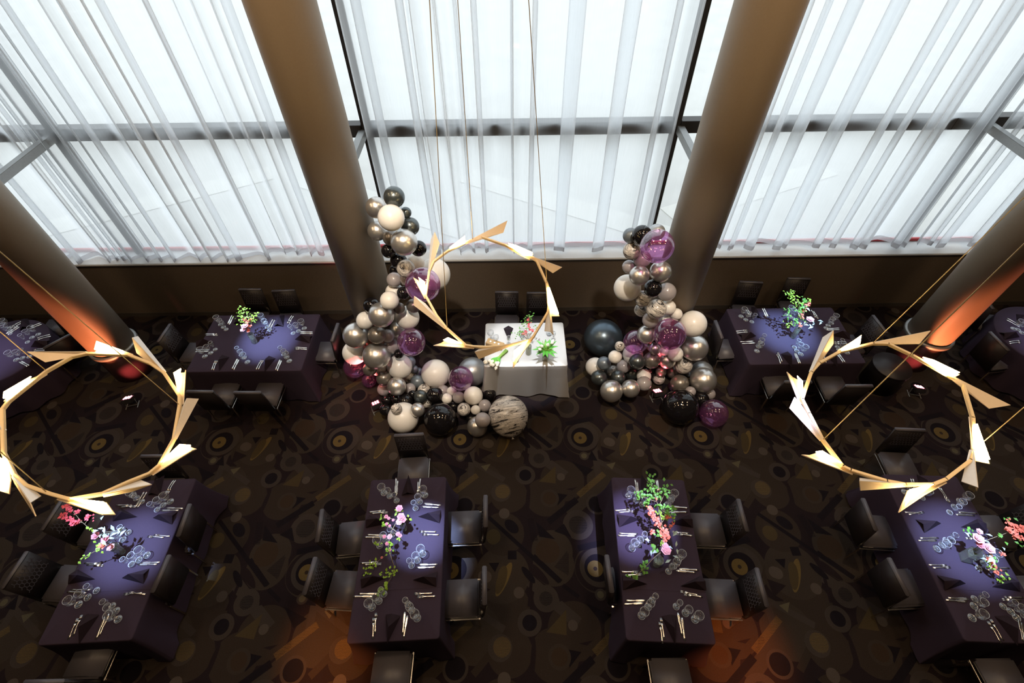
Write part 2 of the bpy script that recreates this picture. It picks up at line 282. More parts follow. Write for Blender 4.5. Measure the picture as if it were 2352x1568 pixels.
# ---------------------------------------------------------------- measured positions (metres)
SETTINGS = {'T2': [('window end',[('L',-1.634,2.682),('M',-1.557,2.641),('S',-1.462,2.581)],[(-1.512,2.884,-1.493,2.686),(-1.485,2.853,-1.476,2.655)],[(-1.2,2.88,-1.197,2.7),(-1.223,2.837,-1.209,2.658)],(-1.342,2.774,0.0,1.0)),('upper right',[('L',-1.118,2.648),('M',-1.173,2.56),('S',-1.215,2.481)],[(-0.905,2.511,-1.14,2.542),(-0.925,2.483,-1.168,2.502)],[(-0.896,2.151,-1.102,2.158),(-0.933,2.187,-1.143,2.192)],(-1.02,2.372,-1.0,0.0)),('upper left',[('L',-1.581,2.037),('M',-1.521,2.098),('S',-1.451,2.161)],[(-1.752,2.162,-1.552,2.155),(-1.779,2.134,-1.564,2.134)],[(-1.782,2.438,-1.572,2.452),(-1.746,2.421,-1.562,2.429)],(-1.659,2.311,1.0,0.0)),('lower right',[('L',-1.067,1.935),('M',-1.121,1.867),('S',-1.18,1.809)],[(-0.885,1.816,-1.122,1.817),(-0.906,1.788,-1.144,1.785)],[(-0.914,1.515,-1.131,1.51),(-0.878,1.484,-1.097,1.478)],(-0.997,1.656,-1.0,0.0)),('lower left',[('L',-1.555,1.382),('M',-1.491,1.444),('S',-1.447,1.513)],[(-1.728,1.518,-1.524,1.516),(-1.781,1.491,-1.549,1.49)],[(-1.767,1.84,-1.548,1.847),(-1.727,1.824,-1.541,1.83)],(-1.596,1.663,1.0,0.0)),('near end',[('S',-1.17,1.407),('M',-1.121,1.349),('L',-1.053,1.273)],[(-1.188,1.121,-1.192,1.341),(-1.173,1.083,-1.159,1.322)],[(-1.494,1.083,-1.52,1.301),(-1.48,1.129,-1.503,1.335)],(-1.323,1.183,0.0,-1.0))],'T3': [('window end',[('L',1.431,2.605),('M',1.514,2.546),('S',1.577,2.494)],[(1.547,2.822,1.543,2.624),(1.568,2.786,1.561,2.588)],[(1.832,2.812,1.818,2.633),(1.814,2.803,1.803,2.623)],(1.652,2.738,0.0,1.0)),('upper right',[('L',1.952,2.555),('M',1.897,2.489),('S',1.821,2.406)],[(2.132,2.436,1.935,2.456),(2.109,2.385,1.911,2.389)],[(2.107,2.099,1.913,2.125),(2.067,2.128,1.877,2.147)],(2.006,2.263,-1.0,0.0)),('upper left',[('L',1.366,1.968),('M',1.434,2.008),('S',1.501,2.069)],[(1.243,2.142,1.452,2.131),(1.221,2.117,1.467,2.11)],[(1.231,2.418,1.445,2.428),(1.271,2.395,1.49,2.405)],(1.37,2.298,1.0,0.0)),('lower right',[('L',1.873,1.843),('M',1.801,1.766),('S',1.731,1.709)],[(2.072,1.718,1.833,1.733),(2.034,1.692,1.8,1.717)],[(2.045,1.441,1.867,1.467),(2.01,1.459,1.834,1.496)],(1.975,1.569,-1.0,0.0)),('lower left',[('L',1.346,1.267),('M',1.43,1.349),('S',1.491,1.416)],[(1.2,1.416,1.433,1.412),(1.173,1.381,1.418,1.389)],[(1.197,1.712,1.396,1.705),(1.232,1.673,1.449,1.682)],(1.315,1.591,1.0,0.0)),('near end',[('S',1.735,1.35),('M',1.818,1.287),('L',1.905,1.225)],[(1.734,1.075,1.739,1.301),(1.75,1.03,1.772,1.253)],[(1.516,1.008,1.527,1.222),(1.542,1.044,1.547,1.247)],(1.639,1.141,0.0,-1.0))],'T1': [('window end',[('L',-4.809,2.703),('M',-4.737,2.656),('S',-4.648,2.61)],[(-4.643,2.741,-4.668,2.545),(-4.68,2.742,-4.698,2.545)],[(-4.353,2.897,-4.37,2.714),(-4.379,2.897,-4.398,2.718)],(-4.531,2.813,0.0,1.0)),('upper right',[('L',-4.291,2.607),('M',-4.361,2.564),('S',-4.41,2.506)],[(-4.092,2.514,-4.338,2.524),(-4.136,2.492,-4.379,2.492)],[(-4.103,2.175,-4.326,2.193),(-4.17,2.163,-4.373,2.176)],(-4.261,2.399,-1.0,0.0)),('upper left',[('L',-4.693,2.069),('M',-4.652,2.146),('S',-4.625,2.228)],[(-4.938,2.23,-4.741,2.244),(-4.953,2.209,-4.756,2.223)],[(-4.944,2.567,-4.745,2.558),(-4.89,2.54,-4.705,2.549)],(-4.758,2.433,1.0,0.0)),('lower right',[('L',-4.275,1.962),('M',-4.343,1.91),('S',-4.406,1.864)],[(-4.084,1.88,-4.33,1.874),(-4.108,1.858,-4.335,1.857)],[(-4.087,1.541,-4.31,1.565),(-4.132,1.555,-4.35,1.544)],(-4.288,1.724,-1.0,0.0)),('lower left',[('L',-4.775,1.448),('M',-4.714,1.518),('S',-4.656,1.587)],[(-4.974,1.577,-4.728,1.563),(-4.944,1.597,-4.698,1.594)],[(-4.957,1.881,-4.735,1.868),(-4.916,1.861,-4.706,1.85)],(-4.885,1.722,1.0,0.0)),('near end',[('S',-4.396,1.43),('M',-4.328,1.38),('L',-4.265,1.299)],[(-4.401,1.111,-4.419,1.308),(-4.385,1.14,-4.39,1.338)],[(-4.692,1.114,-4.702,1.295),(-4.661,1.147,-4.677,1.326)],(-4.563,1.221,0.0,-1.0))],'T4': [('window end',[('L',4.877,2.604),('M',4.95,2.568),('S',5.052,2.528)],[(5.045,2.783,5.016,2.587),(5.073,2.782,5.042,2.587)],[(5.327,2.666,5.336,2.486),(5.352,2.654,5.35,2.474)],(5.146,2.69,0.0,1.0)),('upper right',[('L',5.488,2.478),('M',5.378,2.407),('S',5.28,2.341)],[(5.599,2.317,5.382,2.34),(5.552,2.294,5.333,2.313)],[(5.519,2.048,5.302,2.06),(5.479,2.018,5.263,2.031)],(5.453,2.17,-1.0,0.0)),('upper left',[('L',4.878,1.917),('M',4.963,1.956),('S',5.041,2.01)],[(4.751,2.04,4.989,2.037),(4.715,2.012,4.961,2.007)],[(4.74,2.349,4.963,2.331),(4.773,2.321,4.965,2.346)],(4.949,2.192,1.0,0.0)),('lower right',[('L',5.386,1.804),('M',5.313,1.749),('S',5.223,1.699)],[(5.564,1.693,5.364,1.7),(5.52,1.665,5.301,1.682)],[(5.511,1.394,5.331,1.396),(5.472,1.368,5.292,1.376)],(5.396,1.519,-1.0,0.0)),('lower left',[('L',4.839,1.206),('M',4.93,1.318),('S',4.979,1.387)],[(4.662,1.38,4.9,1.359),(4.7,1.401,4.935,1.383)],[(4.685,1.742,4.909,1.728),(4.713,1.71,4.937,1.713)],(4.83,1.548,1.0,0.0)),('near end',[('S',5.239,1.31),('M',5.286,1.26),('L',5.307,1.202)],[(5.226,0.987,5.314,1.173),(5.232,0.963,5.333,1.161)],[(4.993,0.971,4.983,1.151),(5.028,0.991,5.023,1.171)],(5.154,1.092,0.0,-1.0))],'TB': [('window side outer',[('L',-4.824,5.655),('M',-4.754,5.594),('S',-4.692,5.54)],[(-4.714,5.878,-4.709,5.632),(-4.676,5.856,-4.679,5.621)],[(-4.407,5.869,-4.388,5.69),(-4.378,5.869,-4.357,5.69)],(-4.525,5.781,0.0,1.0)),('window side inner',[('L',-4.104,5.682),('M',-4.027,5.581),('S',-3.968,5.512)],[(-3.991,5.772,-4.005,5.575),(-3.95,5.759,-3.966,5.562)],[(-3.696,5.859,-3.723,5.645),(-3.663,5.846,-3.691,5.634)],(-3.834,5.708,0.0,1.0)),('column end',[('L',-3.408,5.541),('M',-3.488,5.484),('S',-3.561,5.437)],[(-3.246,5.451,-3.444,5.463),(-3.237,5.417,-3.435,5.43)],[(-3.251,5.112,-3.474,5.128),(-3.243,5.081,-3.466,5.097)],(-3.346,5.293,-1.0,0.0)),('wall end',[('L',-4.81,4.969),('M',-4.747,5.037),('S',-4.702,5.106)],[(-5.012,5.097,-4.789,5.102),(-5.012,5.063,-4.788,5.07)],[(-4.997,5.444,-4.79,5.434),(-4.978,5.415,-4.773,5.407)],(-4.909,5.236,1.0,0.0)),('room side outer',[('L',-4.101,4.841),('M',-4.181,4.928),('S',-4.251,4.992)],[(-4.257,4.683,-4.249,4.929),(-4.29,4.701,-4.278,4.935)],[(-4.598,4.689,-4.606,4.869),(-4.569,4.688,-4.577,4.868)],(-4.486,4.818,0.0,-1.0)),('room side inner',[('L',-3.455,4.853),('M',-3.514,4.926),('S',-3.581,4.989)],[(-3.583,4.655,-3.58,4.901),(-3.615,4.672,-3.606,4.915)],[(-3.918,4.686,-3.892,4.896),(-3.884,4.685,-3.861,4.884)],(-3.765,4.789,0.0,-1.0))],'TR': [('window side outer',[('L',3.81,5.681),('M',3.864,5.604),('S',3.945,5.555)],[(4.254,5.878,4.253,5.68),(4.224,5.875,4.222,5.677)],[(3.969,5.859,3.981,5.679),(3.94,5.86,3.952,5.68)],(4.048,5.755,0.0,1.0)),('window side inner',[('L',4.585,5.704),('M',4.613,5.663),('S',4.644,5.622)],[(4.789,5.854,4.782,5.656),(4.825,5.853,4.818,5.655)],[(5.054,5.798,5.055,5.618),(5.028,5.829,5.028,5.649)],(4.895,5.75,0.0,1.0)),('wall end',[('L',5.23,5.505),('M',5.156,5.449),('S',5.097,5.395)],[(5.317,5.387,5.119,5.378),(5.303,5.351,5.105,5.349)],[(5.298,5.093,5.089,5.088),(5.288,5.057,5.079,5.051)],(5.253,5.225,-1.0,0.0)),('column end',[('L',3.819,4.929),('M',3.873,5.022),('S',3.938,5.108)],[(3.634,5.082,3.88,5.096),(3.619,5.123,3.865,5.132)],[(3.626,5.349,3.849,5.373),(3.622,5.309,3.845,5.333)],(3.765,5.223,1.0,0.0)),('room side outer',[('S',4.429,4.994),('M',4.439,4.921),('L',4.473,4.853)],[(4.396,4.664,4.4,4.862),(4.369,4.665,4.384,4.862)],[(4.093,4.669,4.106,4.854),(4.132,4.704,4.129,4.884)],(4.24,4.739,0.0,-1.0)),('room side inner',[('S',5.099,4.987),('M',5.096,4.928),('L',5.196,4.872)],[(5.082,4.67,5.06,4.867),(5.05,4.67,5.029,4.867)],[(4.795,4.677,4.812,4.856),(4.768,4.678,4.775,4.858)],(4.916,4.745,0.0,-1.0))],'RL': [('column side',[('L',-7.742,5.483),('M',-7.8,5.417),('S',-7.811,5.318)],[(-7.821,5.713,-7.981,5.596),(-7.861,5.744,-8.021,5.627)],[(-7.543,5.477,-7.705,5.399),(-7.508,5.438,-7.672,5.363)],(-7.543,5.245,-0.98,-0.2)),('window side',[('L',-8.31,5.646),('M',-8.262,5.572),('S',-8.219,5.508)],[(-8.153,5.662,-8.242,5.485),(-8.188,5.682,-8.282,5.508)],[(-8.135,5.785,-8.249,5.646),(-8.177,5.816,-8.291,5.677)],(-8.082,5.715,-0.37,0.93)),('room side',[('L',-7.751,4.95),('M',-7.675,4.984),('S',-7.585,5.009)],[(-7.464,4.824,-7.686,4.931),(-7.487,4.807,-7.708,4.915)],[(-7.419,5.177,-7.64,5.142),(-7.41,5.141,-7.631,5.106)],(-7.367,4.919,-0.71,-0.71))],'RR': [('window side',[('L',8.093,5.327),('M',8.151,5.305)],[(8.11,5.525,8.218,5.359),(8.147,5.558,8.255,5.392)],[],(8.317,5.506,0.29,0.96)),('column side',[('L',8.166,5.238)],[],[(7.834,5.051,8.057,5.072),(7.815,5.013,8.038,5.034)],(7.917,5.159,1.0,0.0))]}
FLOWERS = {'T2': {'vase': (-1.318,2.229,0.035,0.19,'cylinder'),'stems': [[(-1.328,2.243,0.852),(-1.343,2.271,0.992),(-1.37,2.184,1.022),(-1.406,2.089,1.022),(-1.415,1.961,1.002),(-1.415,1.901,0.952),(-1.481,1.852,0.902),(-1.573,1.813,0.852),(-1.683,1.693,0.792)],[(-1.418,1.921,0.952),(-1.378,1.829,0.912),(-1.35,1.764,0.852),(-1.378,1.67,0.812),(-1.482,1.501,0.782)],[(-1.343,2.271,0.992),(-1.347,2.34,1.052)],[(-1.362,2.237,1.002),(-1.438,2.246,1.032),(-1.525,2.284,1.032)],[(-1.392,2.129,1.022),(-1.479,2.164,1.012)],[(-1.392,2.129,1.022),(-1.309,2.07,0.992)]],'leaves': [(-1.414,1.892,0.952,9,0.05,'y'),(-1.591,1.804,0.852,8,0.05,'y'),(-1.668,1.731,0.802,12,0.06,'y'),(-1.452,1.691,0.822,14,0.06,'y'),(-1.351,1.71,0.832,10,0.05,'y'),(-1.477,1.542,0.792,14,0.06,'y'),(-1.439,1.583,0.802,8,0.04,'y'),(-1.513,2.184,1.012,8,0.04,'y'),(-1.55,1.977,1.002,5,0.03,'y'),(-1.248,2.256,1.002,5,0.04,'y'),(-1.346,2.307,1.032,6,0.035,'y'),(-1.395,1.978,0.992,6,0.03,'y'),(-1.531,2.258,1.032,4,0.03,'y'),(-1.31,2.04,0.992,4,0.03,'y')],'blossoms': [(-1.339,2.347,1.072,0.055,'pink'),(-1.315,2.265,1.032,0.06,'pink'),(-1.287,2.233,1.022,0.05,'pink'),(-1.331,2.212,1.012,0.045,'rose'),(-1.487,2.268,1.032,0.032,'pink'),(-1.453,2.247,1.032,0.025,'pink'),(-1.402,2.23,1.022,0.022,'pink'),(-1.471,2.185,1.022,0.025,'pink'),(-1.435,2.168,1.012,0.022,'pink'),(-1.328,2.076,1.002,0.035,'pink'),(-1.303,2.06,0.992,0.03,'pink'),(-1.416,2.044,1.012,0.035,'rose'),(-1.478,2.049,1.002,0.03,'pink'),(-1.438,1.974,0.992,0.03,'pink'),(-1.406,1.917,0.962,0.028,'pink'),(-1.496,1.853,0.902,0.02,'pink')]},'T3': {'vase': (1.607,1.785,0.05,0.16,'tapered'),'stems': [[(1.611,1.81,0.852),(1.627,1.853,0.952),(1.668,1.99,1.052),(1.67,2.131,1.092),(1.649,2.31,1.152),(1.624,2.449,1.192),(1.599,2.571,1.232)],[(1.627,1.853,0.952),(1.531,1.792,0.912),(1.446,1.721,0.832),(1.303,1.632,0.782)],[(1.649,2.284,1.152),(1.768,2.465,1.152)],[(1.643,2.351,1.152),(1.512,2.405,1.152),(1.458,2.479,1.132)],[(1.67,2.131,1.092),(1.768,2.241,1.092)],[(1.668,1.99,1.052),(1.806,2.145,1.052)]],'leaves': [(1.591,2.609,1.232,10,0.06,'g'),(1.613,2.553,1.222,12,0.06,'g'),(1.615,2.481,1.192,8,0.05,'g'),(1.771,2.503,1.152,20,0.08,'g'),(1.693,2.424,1.152,6,0.05,'g'),(1.555,2.442,1.152,22,0.09,'g'),(1.477,2.468,1.132,12,0.07,'g'),(1.537,2.382,1.132,10,0.06,'g'),(1.66,2.318,1.132,20,0.08,'g'),(1.79,2.271,1.092,22,0.08,'g'),(1.681,2.232,1.092,10,0.05,'y'),(1.703,2.185,1.082,6,0.05,'y'),(1.625,2.039,1.052,8,0.05,'g'),(1.65,1.945,1.002,6,0.04,'y'),(1.451,1.732,0.842,8,0.05,'g'),(1.427,1.704,0.812,6,0.04,'g'),(1.299,1.636,0.782,12,0.06,'g'),(1.56,1.876,0.972,8,0.05,'g'),(1.532,1.903,0.992,4,0.08,'pale'),(1.754,1.873,0.972,5,0.09,'pale'),(1.727,1.939,1.002,3,0.07,'pale'),(1.815,2.165,1.052,3,0.03,'y')],'blossoms': [(1.559,2.288,1.132,0.03,'coral'),(1.573,2.246,1.122,0.04,'coral'),(1.59,2.195,1.112,0.035,'coral'),(1.591,2.168,1.102,0.035,'coral'),(1.632,2.162,1.092,0.035,'coral'),(1.629,2.116,1.082,0.04,'coral'),(1.74,2.194,1.082,0.03,'coral'),(1.777,2.204,1.082,0.025,'coral'),(1.558,2.049,1.052,0.035,'coral'),(1.69,2.054,1.062,0.05,'coral'),(1.704,2.018,1.052,0.05,'coral'),(1.664,2.003,1.042,0.045,'coral'),(1.772,2.106,1.052,0.025,'coral'),(1.808,2.135,1.052,0.02,'coral'),(1.645,2.388,1.152,0.02,'coral'),(1.684,1.962,1.022,0.035,'coral'),(1.682,1.911,1.002,0.04,'rose'),(1.684,1.863,0.992,0.065,'rose')]},'T1': {'vase': (-4.574,1.998,0.045,0.2,'tapered'),'stems': [[(-4.547,1.994,0.852),(-4.532,1.982,0.972),(-4.611,2.026,1.072),(-4.727,2.105,1.202),(-4.838,2.18,1.252),(-4.96,2.279,1.292)],[(-4.574,2.001,1.032),(-4.672,1.942,1.012),(-4.801,1.881,0.972),(-4.855,1.842,0.952)],[(-4.784,2.148,1.232),(-4.759,2.213,1.252)],[(-4.808,2.159,1.242),(-4.969,2.196,1.252)]],'leaves': [(-4.65,1.985,1.052,14,0.06,'y'),(-4.632,1.963,1.032,8,0.05,'y'),(-4.784,1.886,0.972,6,0.05,'y'),(-4.732,2.105,1.202,6,0.03,'y'),(-4.845,1.851,0.952,3,0.03,'y'),(-4.593,2.132,1.152,5,0.1,'pale'),(-4.523,2.062,1.102,6,0.09,'pale'),(-4.566,2.098,1.112,4,0.08,'pale')],'blossoms': [(-4.697,2.061,1.112,0.06,'pink'),(-4.585,2.028,1.092,0.06,'pink'),(-4.606,1.975,1.052,0.05,'coral'),(-4.54,1.969,1.012,0.05,'rose'),(-5.057,2.322,1.302,0.04,'red'),(-5.007,2.296,1.302,0.035,'red'),(-4.975,2.28,1.292,0.03,'red'),(-5.085,2.228,1.252,0.035,'red'),(-5.029,2.217,1.252,0.04,'red'),(-4.969,2.196,1.252,0.04,'red'),(-4.912,2.166,1.252,0.05,'red'),(-4.89,2.15,1.242,0.04,'red'),(-4.911,2.272,1.272,0.035,'red'),(-4.775,2.223,1.252,0.035,'red'),(-4.775,2.199,1.252,0.03,'red'),(-5.057,2.243,1.262,0.03,'red'),(-4.856,2.174,1.242,0.03,'red')]},'T4': {'vase': (5.13,1.807,0.06,0.22,'square'),'stems': [[(5.115,1.835,0.872),(5.13,1.848,1.002),(5.255,1.91,1.052),(5.395,1.946,1.092),(5.534,1.982,1.132)],[(5.151,1.857,1.002),(5.224,1.752,0.952),(5.286,1.678,0.892),(5.338,1.574,0.812)],[(5.136,1.858,1.002),(5.174,1.978,1.092)]],'leaves': [(5.093,1.978,1.082,5,0.06,'g'),(5.387,1.931,1.082,5,0.04,'g'),(5.333,1.584,0.822,10,0.06,'y'),(5.39,1.597,0.822,6,0.05,'y'),(5.213,1.701,0.922,8,0.06,'y'),(5.304,1.734,0.932,6,0.05,'g'),(5.249,1.782,0.972,4,0.1,'pale'),(5.333,1.845,1.032,3,0.1,'pale'),(5.081,1.933,1.032,2,0.1,'pale'),(5.529,2.083,1.172,5,0.05,'g'),(5.618,1.877,1.052,6,0.05,'g')],'blossoms': [(5.117,1.912,1.092,0.07,'rose'),(5.136,1.859,1.052,0.065,'pink'),(5.232,1.826,1.022,0.07,'rose'),(5.161,1.98,1.112,0.04,'rose'),(5.47,1.973,1.132,0.05,'coral'),(5.534,1.993,1.142,0.05,'coral'),(5.587,1.998,1.152,0.06,'coral'),(5.524,1.932,1.112,0.05,'coral'),(5.584,1.906,1.092,0.04,'coral'),(5.495,2.04,1.172,0.035,'coral'),(5.241,1.726,0.932,0.05,'coral'),(5.272,1.678,0.892,0.045,'coral'),(5.3,1.626,0.852,0.04,'coral'),(5.411,1.786,0.952,0.03,'coral')]},'TB': {'vase': (-4.118,5.249,0.045,0.2,'cylinder'),'stems': [[(-4.111,5.244,0.852),(-4.107,5.237,0.992),(-4.118,5.274,1.112),(-4.12,5.346,1.232),(-4.141,5.4,1.292)],[(-4.112,5.256,1.012),(-4.033,5.309,1.152),(-3.971,5.381,1.232)]],'leaves': [(-4.139,5.418,1.312,16,0.07,'y'),(-4.113,5.373,1.272,18,0.09,'y'),(-4.203,5.367,1.212,12,0.08,'y'),(-3.974,5.372,1.232,14,0.06,'y'),(-4.038,5.309,1.172,12,0.07,'y'),(-4.16,5.311,1.172,8,0.06,'y'),(-4.069,5.356,1.202,8,0.06,'y')],'blossoms': [(-4.13,5.256,1.132,0.065,'rose'),(-4.166,5.22,1.082,0.05,'rose'),(-4.089,5.301,1.172,0.04,'coral'),(-4.136,5.339,1.172,0.035,'coral'),(-4.064,5.274,1.112,0.035,'coral'),(-4.105,5.238,1.032,0.04,'coral'),(-4.114,5.275,1.072,0.035,'coral'),(-4.032,5.336,1.192,0.03,'coral')]},'TR': {'vase': (4.488,5.209,0.04,0.22,'cylinder'),'stems': [[(4.482,5.212,0.852),(4.483,5.204,1.002),(4.484,5.266,1.152),(4.417,5.372,1.312),(4.314,5.48,1.432)],[(4.487,5.213,1.032),(4.378,5.233,1.052),(4.306,5.235,1.032)],[(4.477,5.24,1.112),(4.522,5.336,1.252),(4.607,5.446,1.312)],[(4.496,5.213,1.012),(4.649,5.266,1.052),(4.747,5.283,1.032)]],'leaves': [(4.286,5.498,1.452,16,0.07,'y'),(4.256,5.463,1.412,14,0.07,'y'),(4.353,5.446,1.372,16,0.09,'y'),(4.405,5.411,1.312,18,0.09,'y'),(4.523,5.449,1.292,16,0.08,'g'),(4.608,5.465,1.312,10,0.06,'y'),(4.451,5.339,1.232,18,0.09,'g'),(4.514,5.384,1.252,14,0.08,'g'),(4.32,5.235,1.032,14,0.07,'y'),(4.404,5.251,1.072,14,0.08,'g'),(4.328,5.308,1.112,10,0.08,'g'),(4.301,5.371,1.202,8,0.06,'g'),(4.61,5.248,1.032,5,0.09,'pale'),(4.747,5.283,1.032,4,0.08,'pale'),(4.563,5.339,1.192,4,0.08,'pale'),(4.481,5.305,1.132,10,0.06,'y')],'blossoms': [(4.658,5.293,1.072,0.07,'rose'),(4.591,5.418,1.292,0.03,'coral'),(4.562,5.391,1.272,0.03,'coral'),(4.533,5.375,1.232,0.035,'coral'),(4.514,5.339,1.212,0.035,'coral'),(4.49,5.303,1.172,0.035,'coral'),(4.506,5.266,1.132,0.03,'coral'),(4.48,5.194,1.032,0.035,'coral'),(4.473,5.232,1.052,0.03,'coral'),(4.543,5.411,1.272,0.025,'coral')]}}
CHAIRS = {'T2': [('window end',-1.379,3.148,182.8),('upper left',-2.013,2.247,-85),('lower left',-1.982,1.652,-93.6),('upper right',-0.615,2.364,91.6),('lower right',-0.605,1.541,91.7),('near end',-1.328,0.773,0)],'T3': [('upper right',2.423,2.293,87.5),('lower right',2.376,1.507,87.0),('lower left',1.305,1.655,-89.3),('near end',1.626,0.677,0)],'T1': [('upper left',-5.254,2.391,-92.4),('lower left',-5.293,1.756,-93.6),('upper right',-4.185,2.29,94.1),('lower right',-4.184,1.721,88.4),('near end',-4.595,0.996,0.3),('window end',-4.649,2.882,180.0)],'T4': [('upper left',4.459,2.248,-94.5),('lower left',4.439,1.589,-88.3),('window end',5.269,3.127,176.0),('near end',5.075,0.635,0),('upper right',5.95,2.22,90),('lower right',5.95,1.5,90)],'TB': [('window side outer',-4.515,6.059,178.8),('window side inner',-3.913,6.014,182.0),('column end',-3.08,5.312,88.3),('room side outer',-4.486,4.448,-1.5),('room side inner',-3.796,4.419,-0.9),('wall end',-5.258,5.326,-92.8)],'W': [('left',-0.089,5.902,177.9),('right',0.454,5.871,178.8)],'TR': [('window side outer',4.121,6.073,175),('window side inner',4.987,6.151,176.5),('column end',3.54,5.254,-90.0),('wall end',5.576,5.307,94.1),('room side outer',4.117,4.481,-0.9),('room side inner',4.955,4.397,-1.0)],'RR': [('room side',7.756,4.957,-85),('column side',8.148,5.769,-100)],'RL': [('column side',-7.904,5.946,95),('room side',-7.35,5.36,50)]}
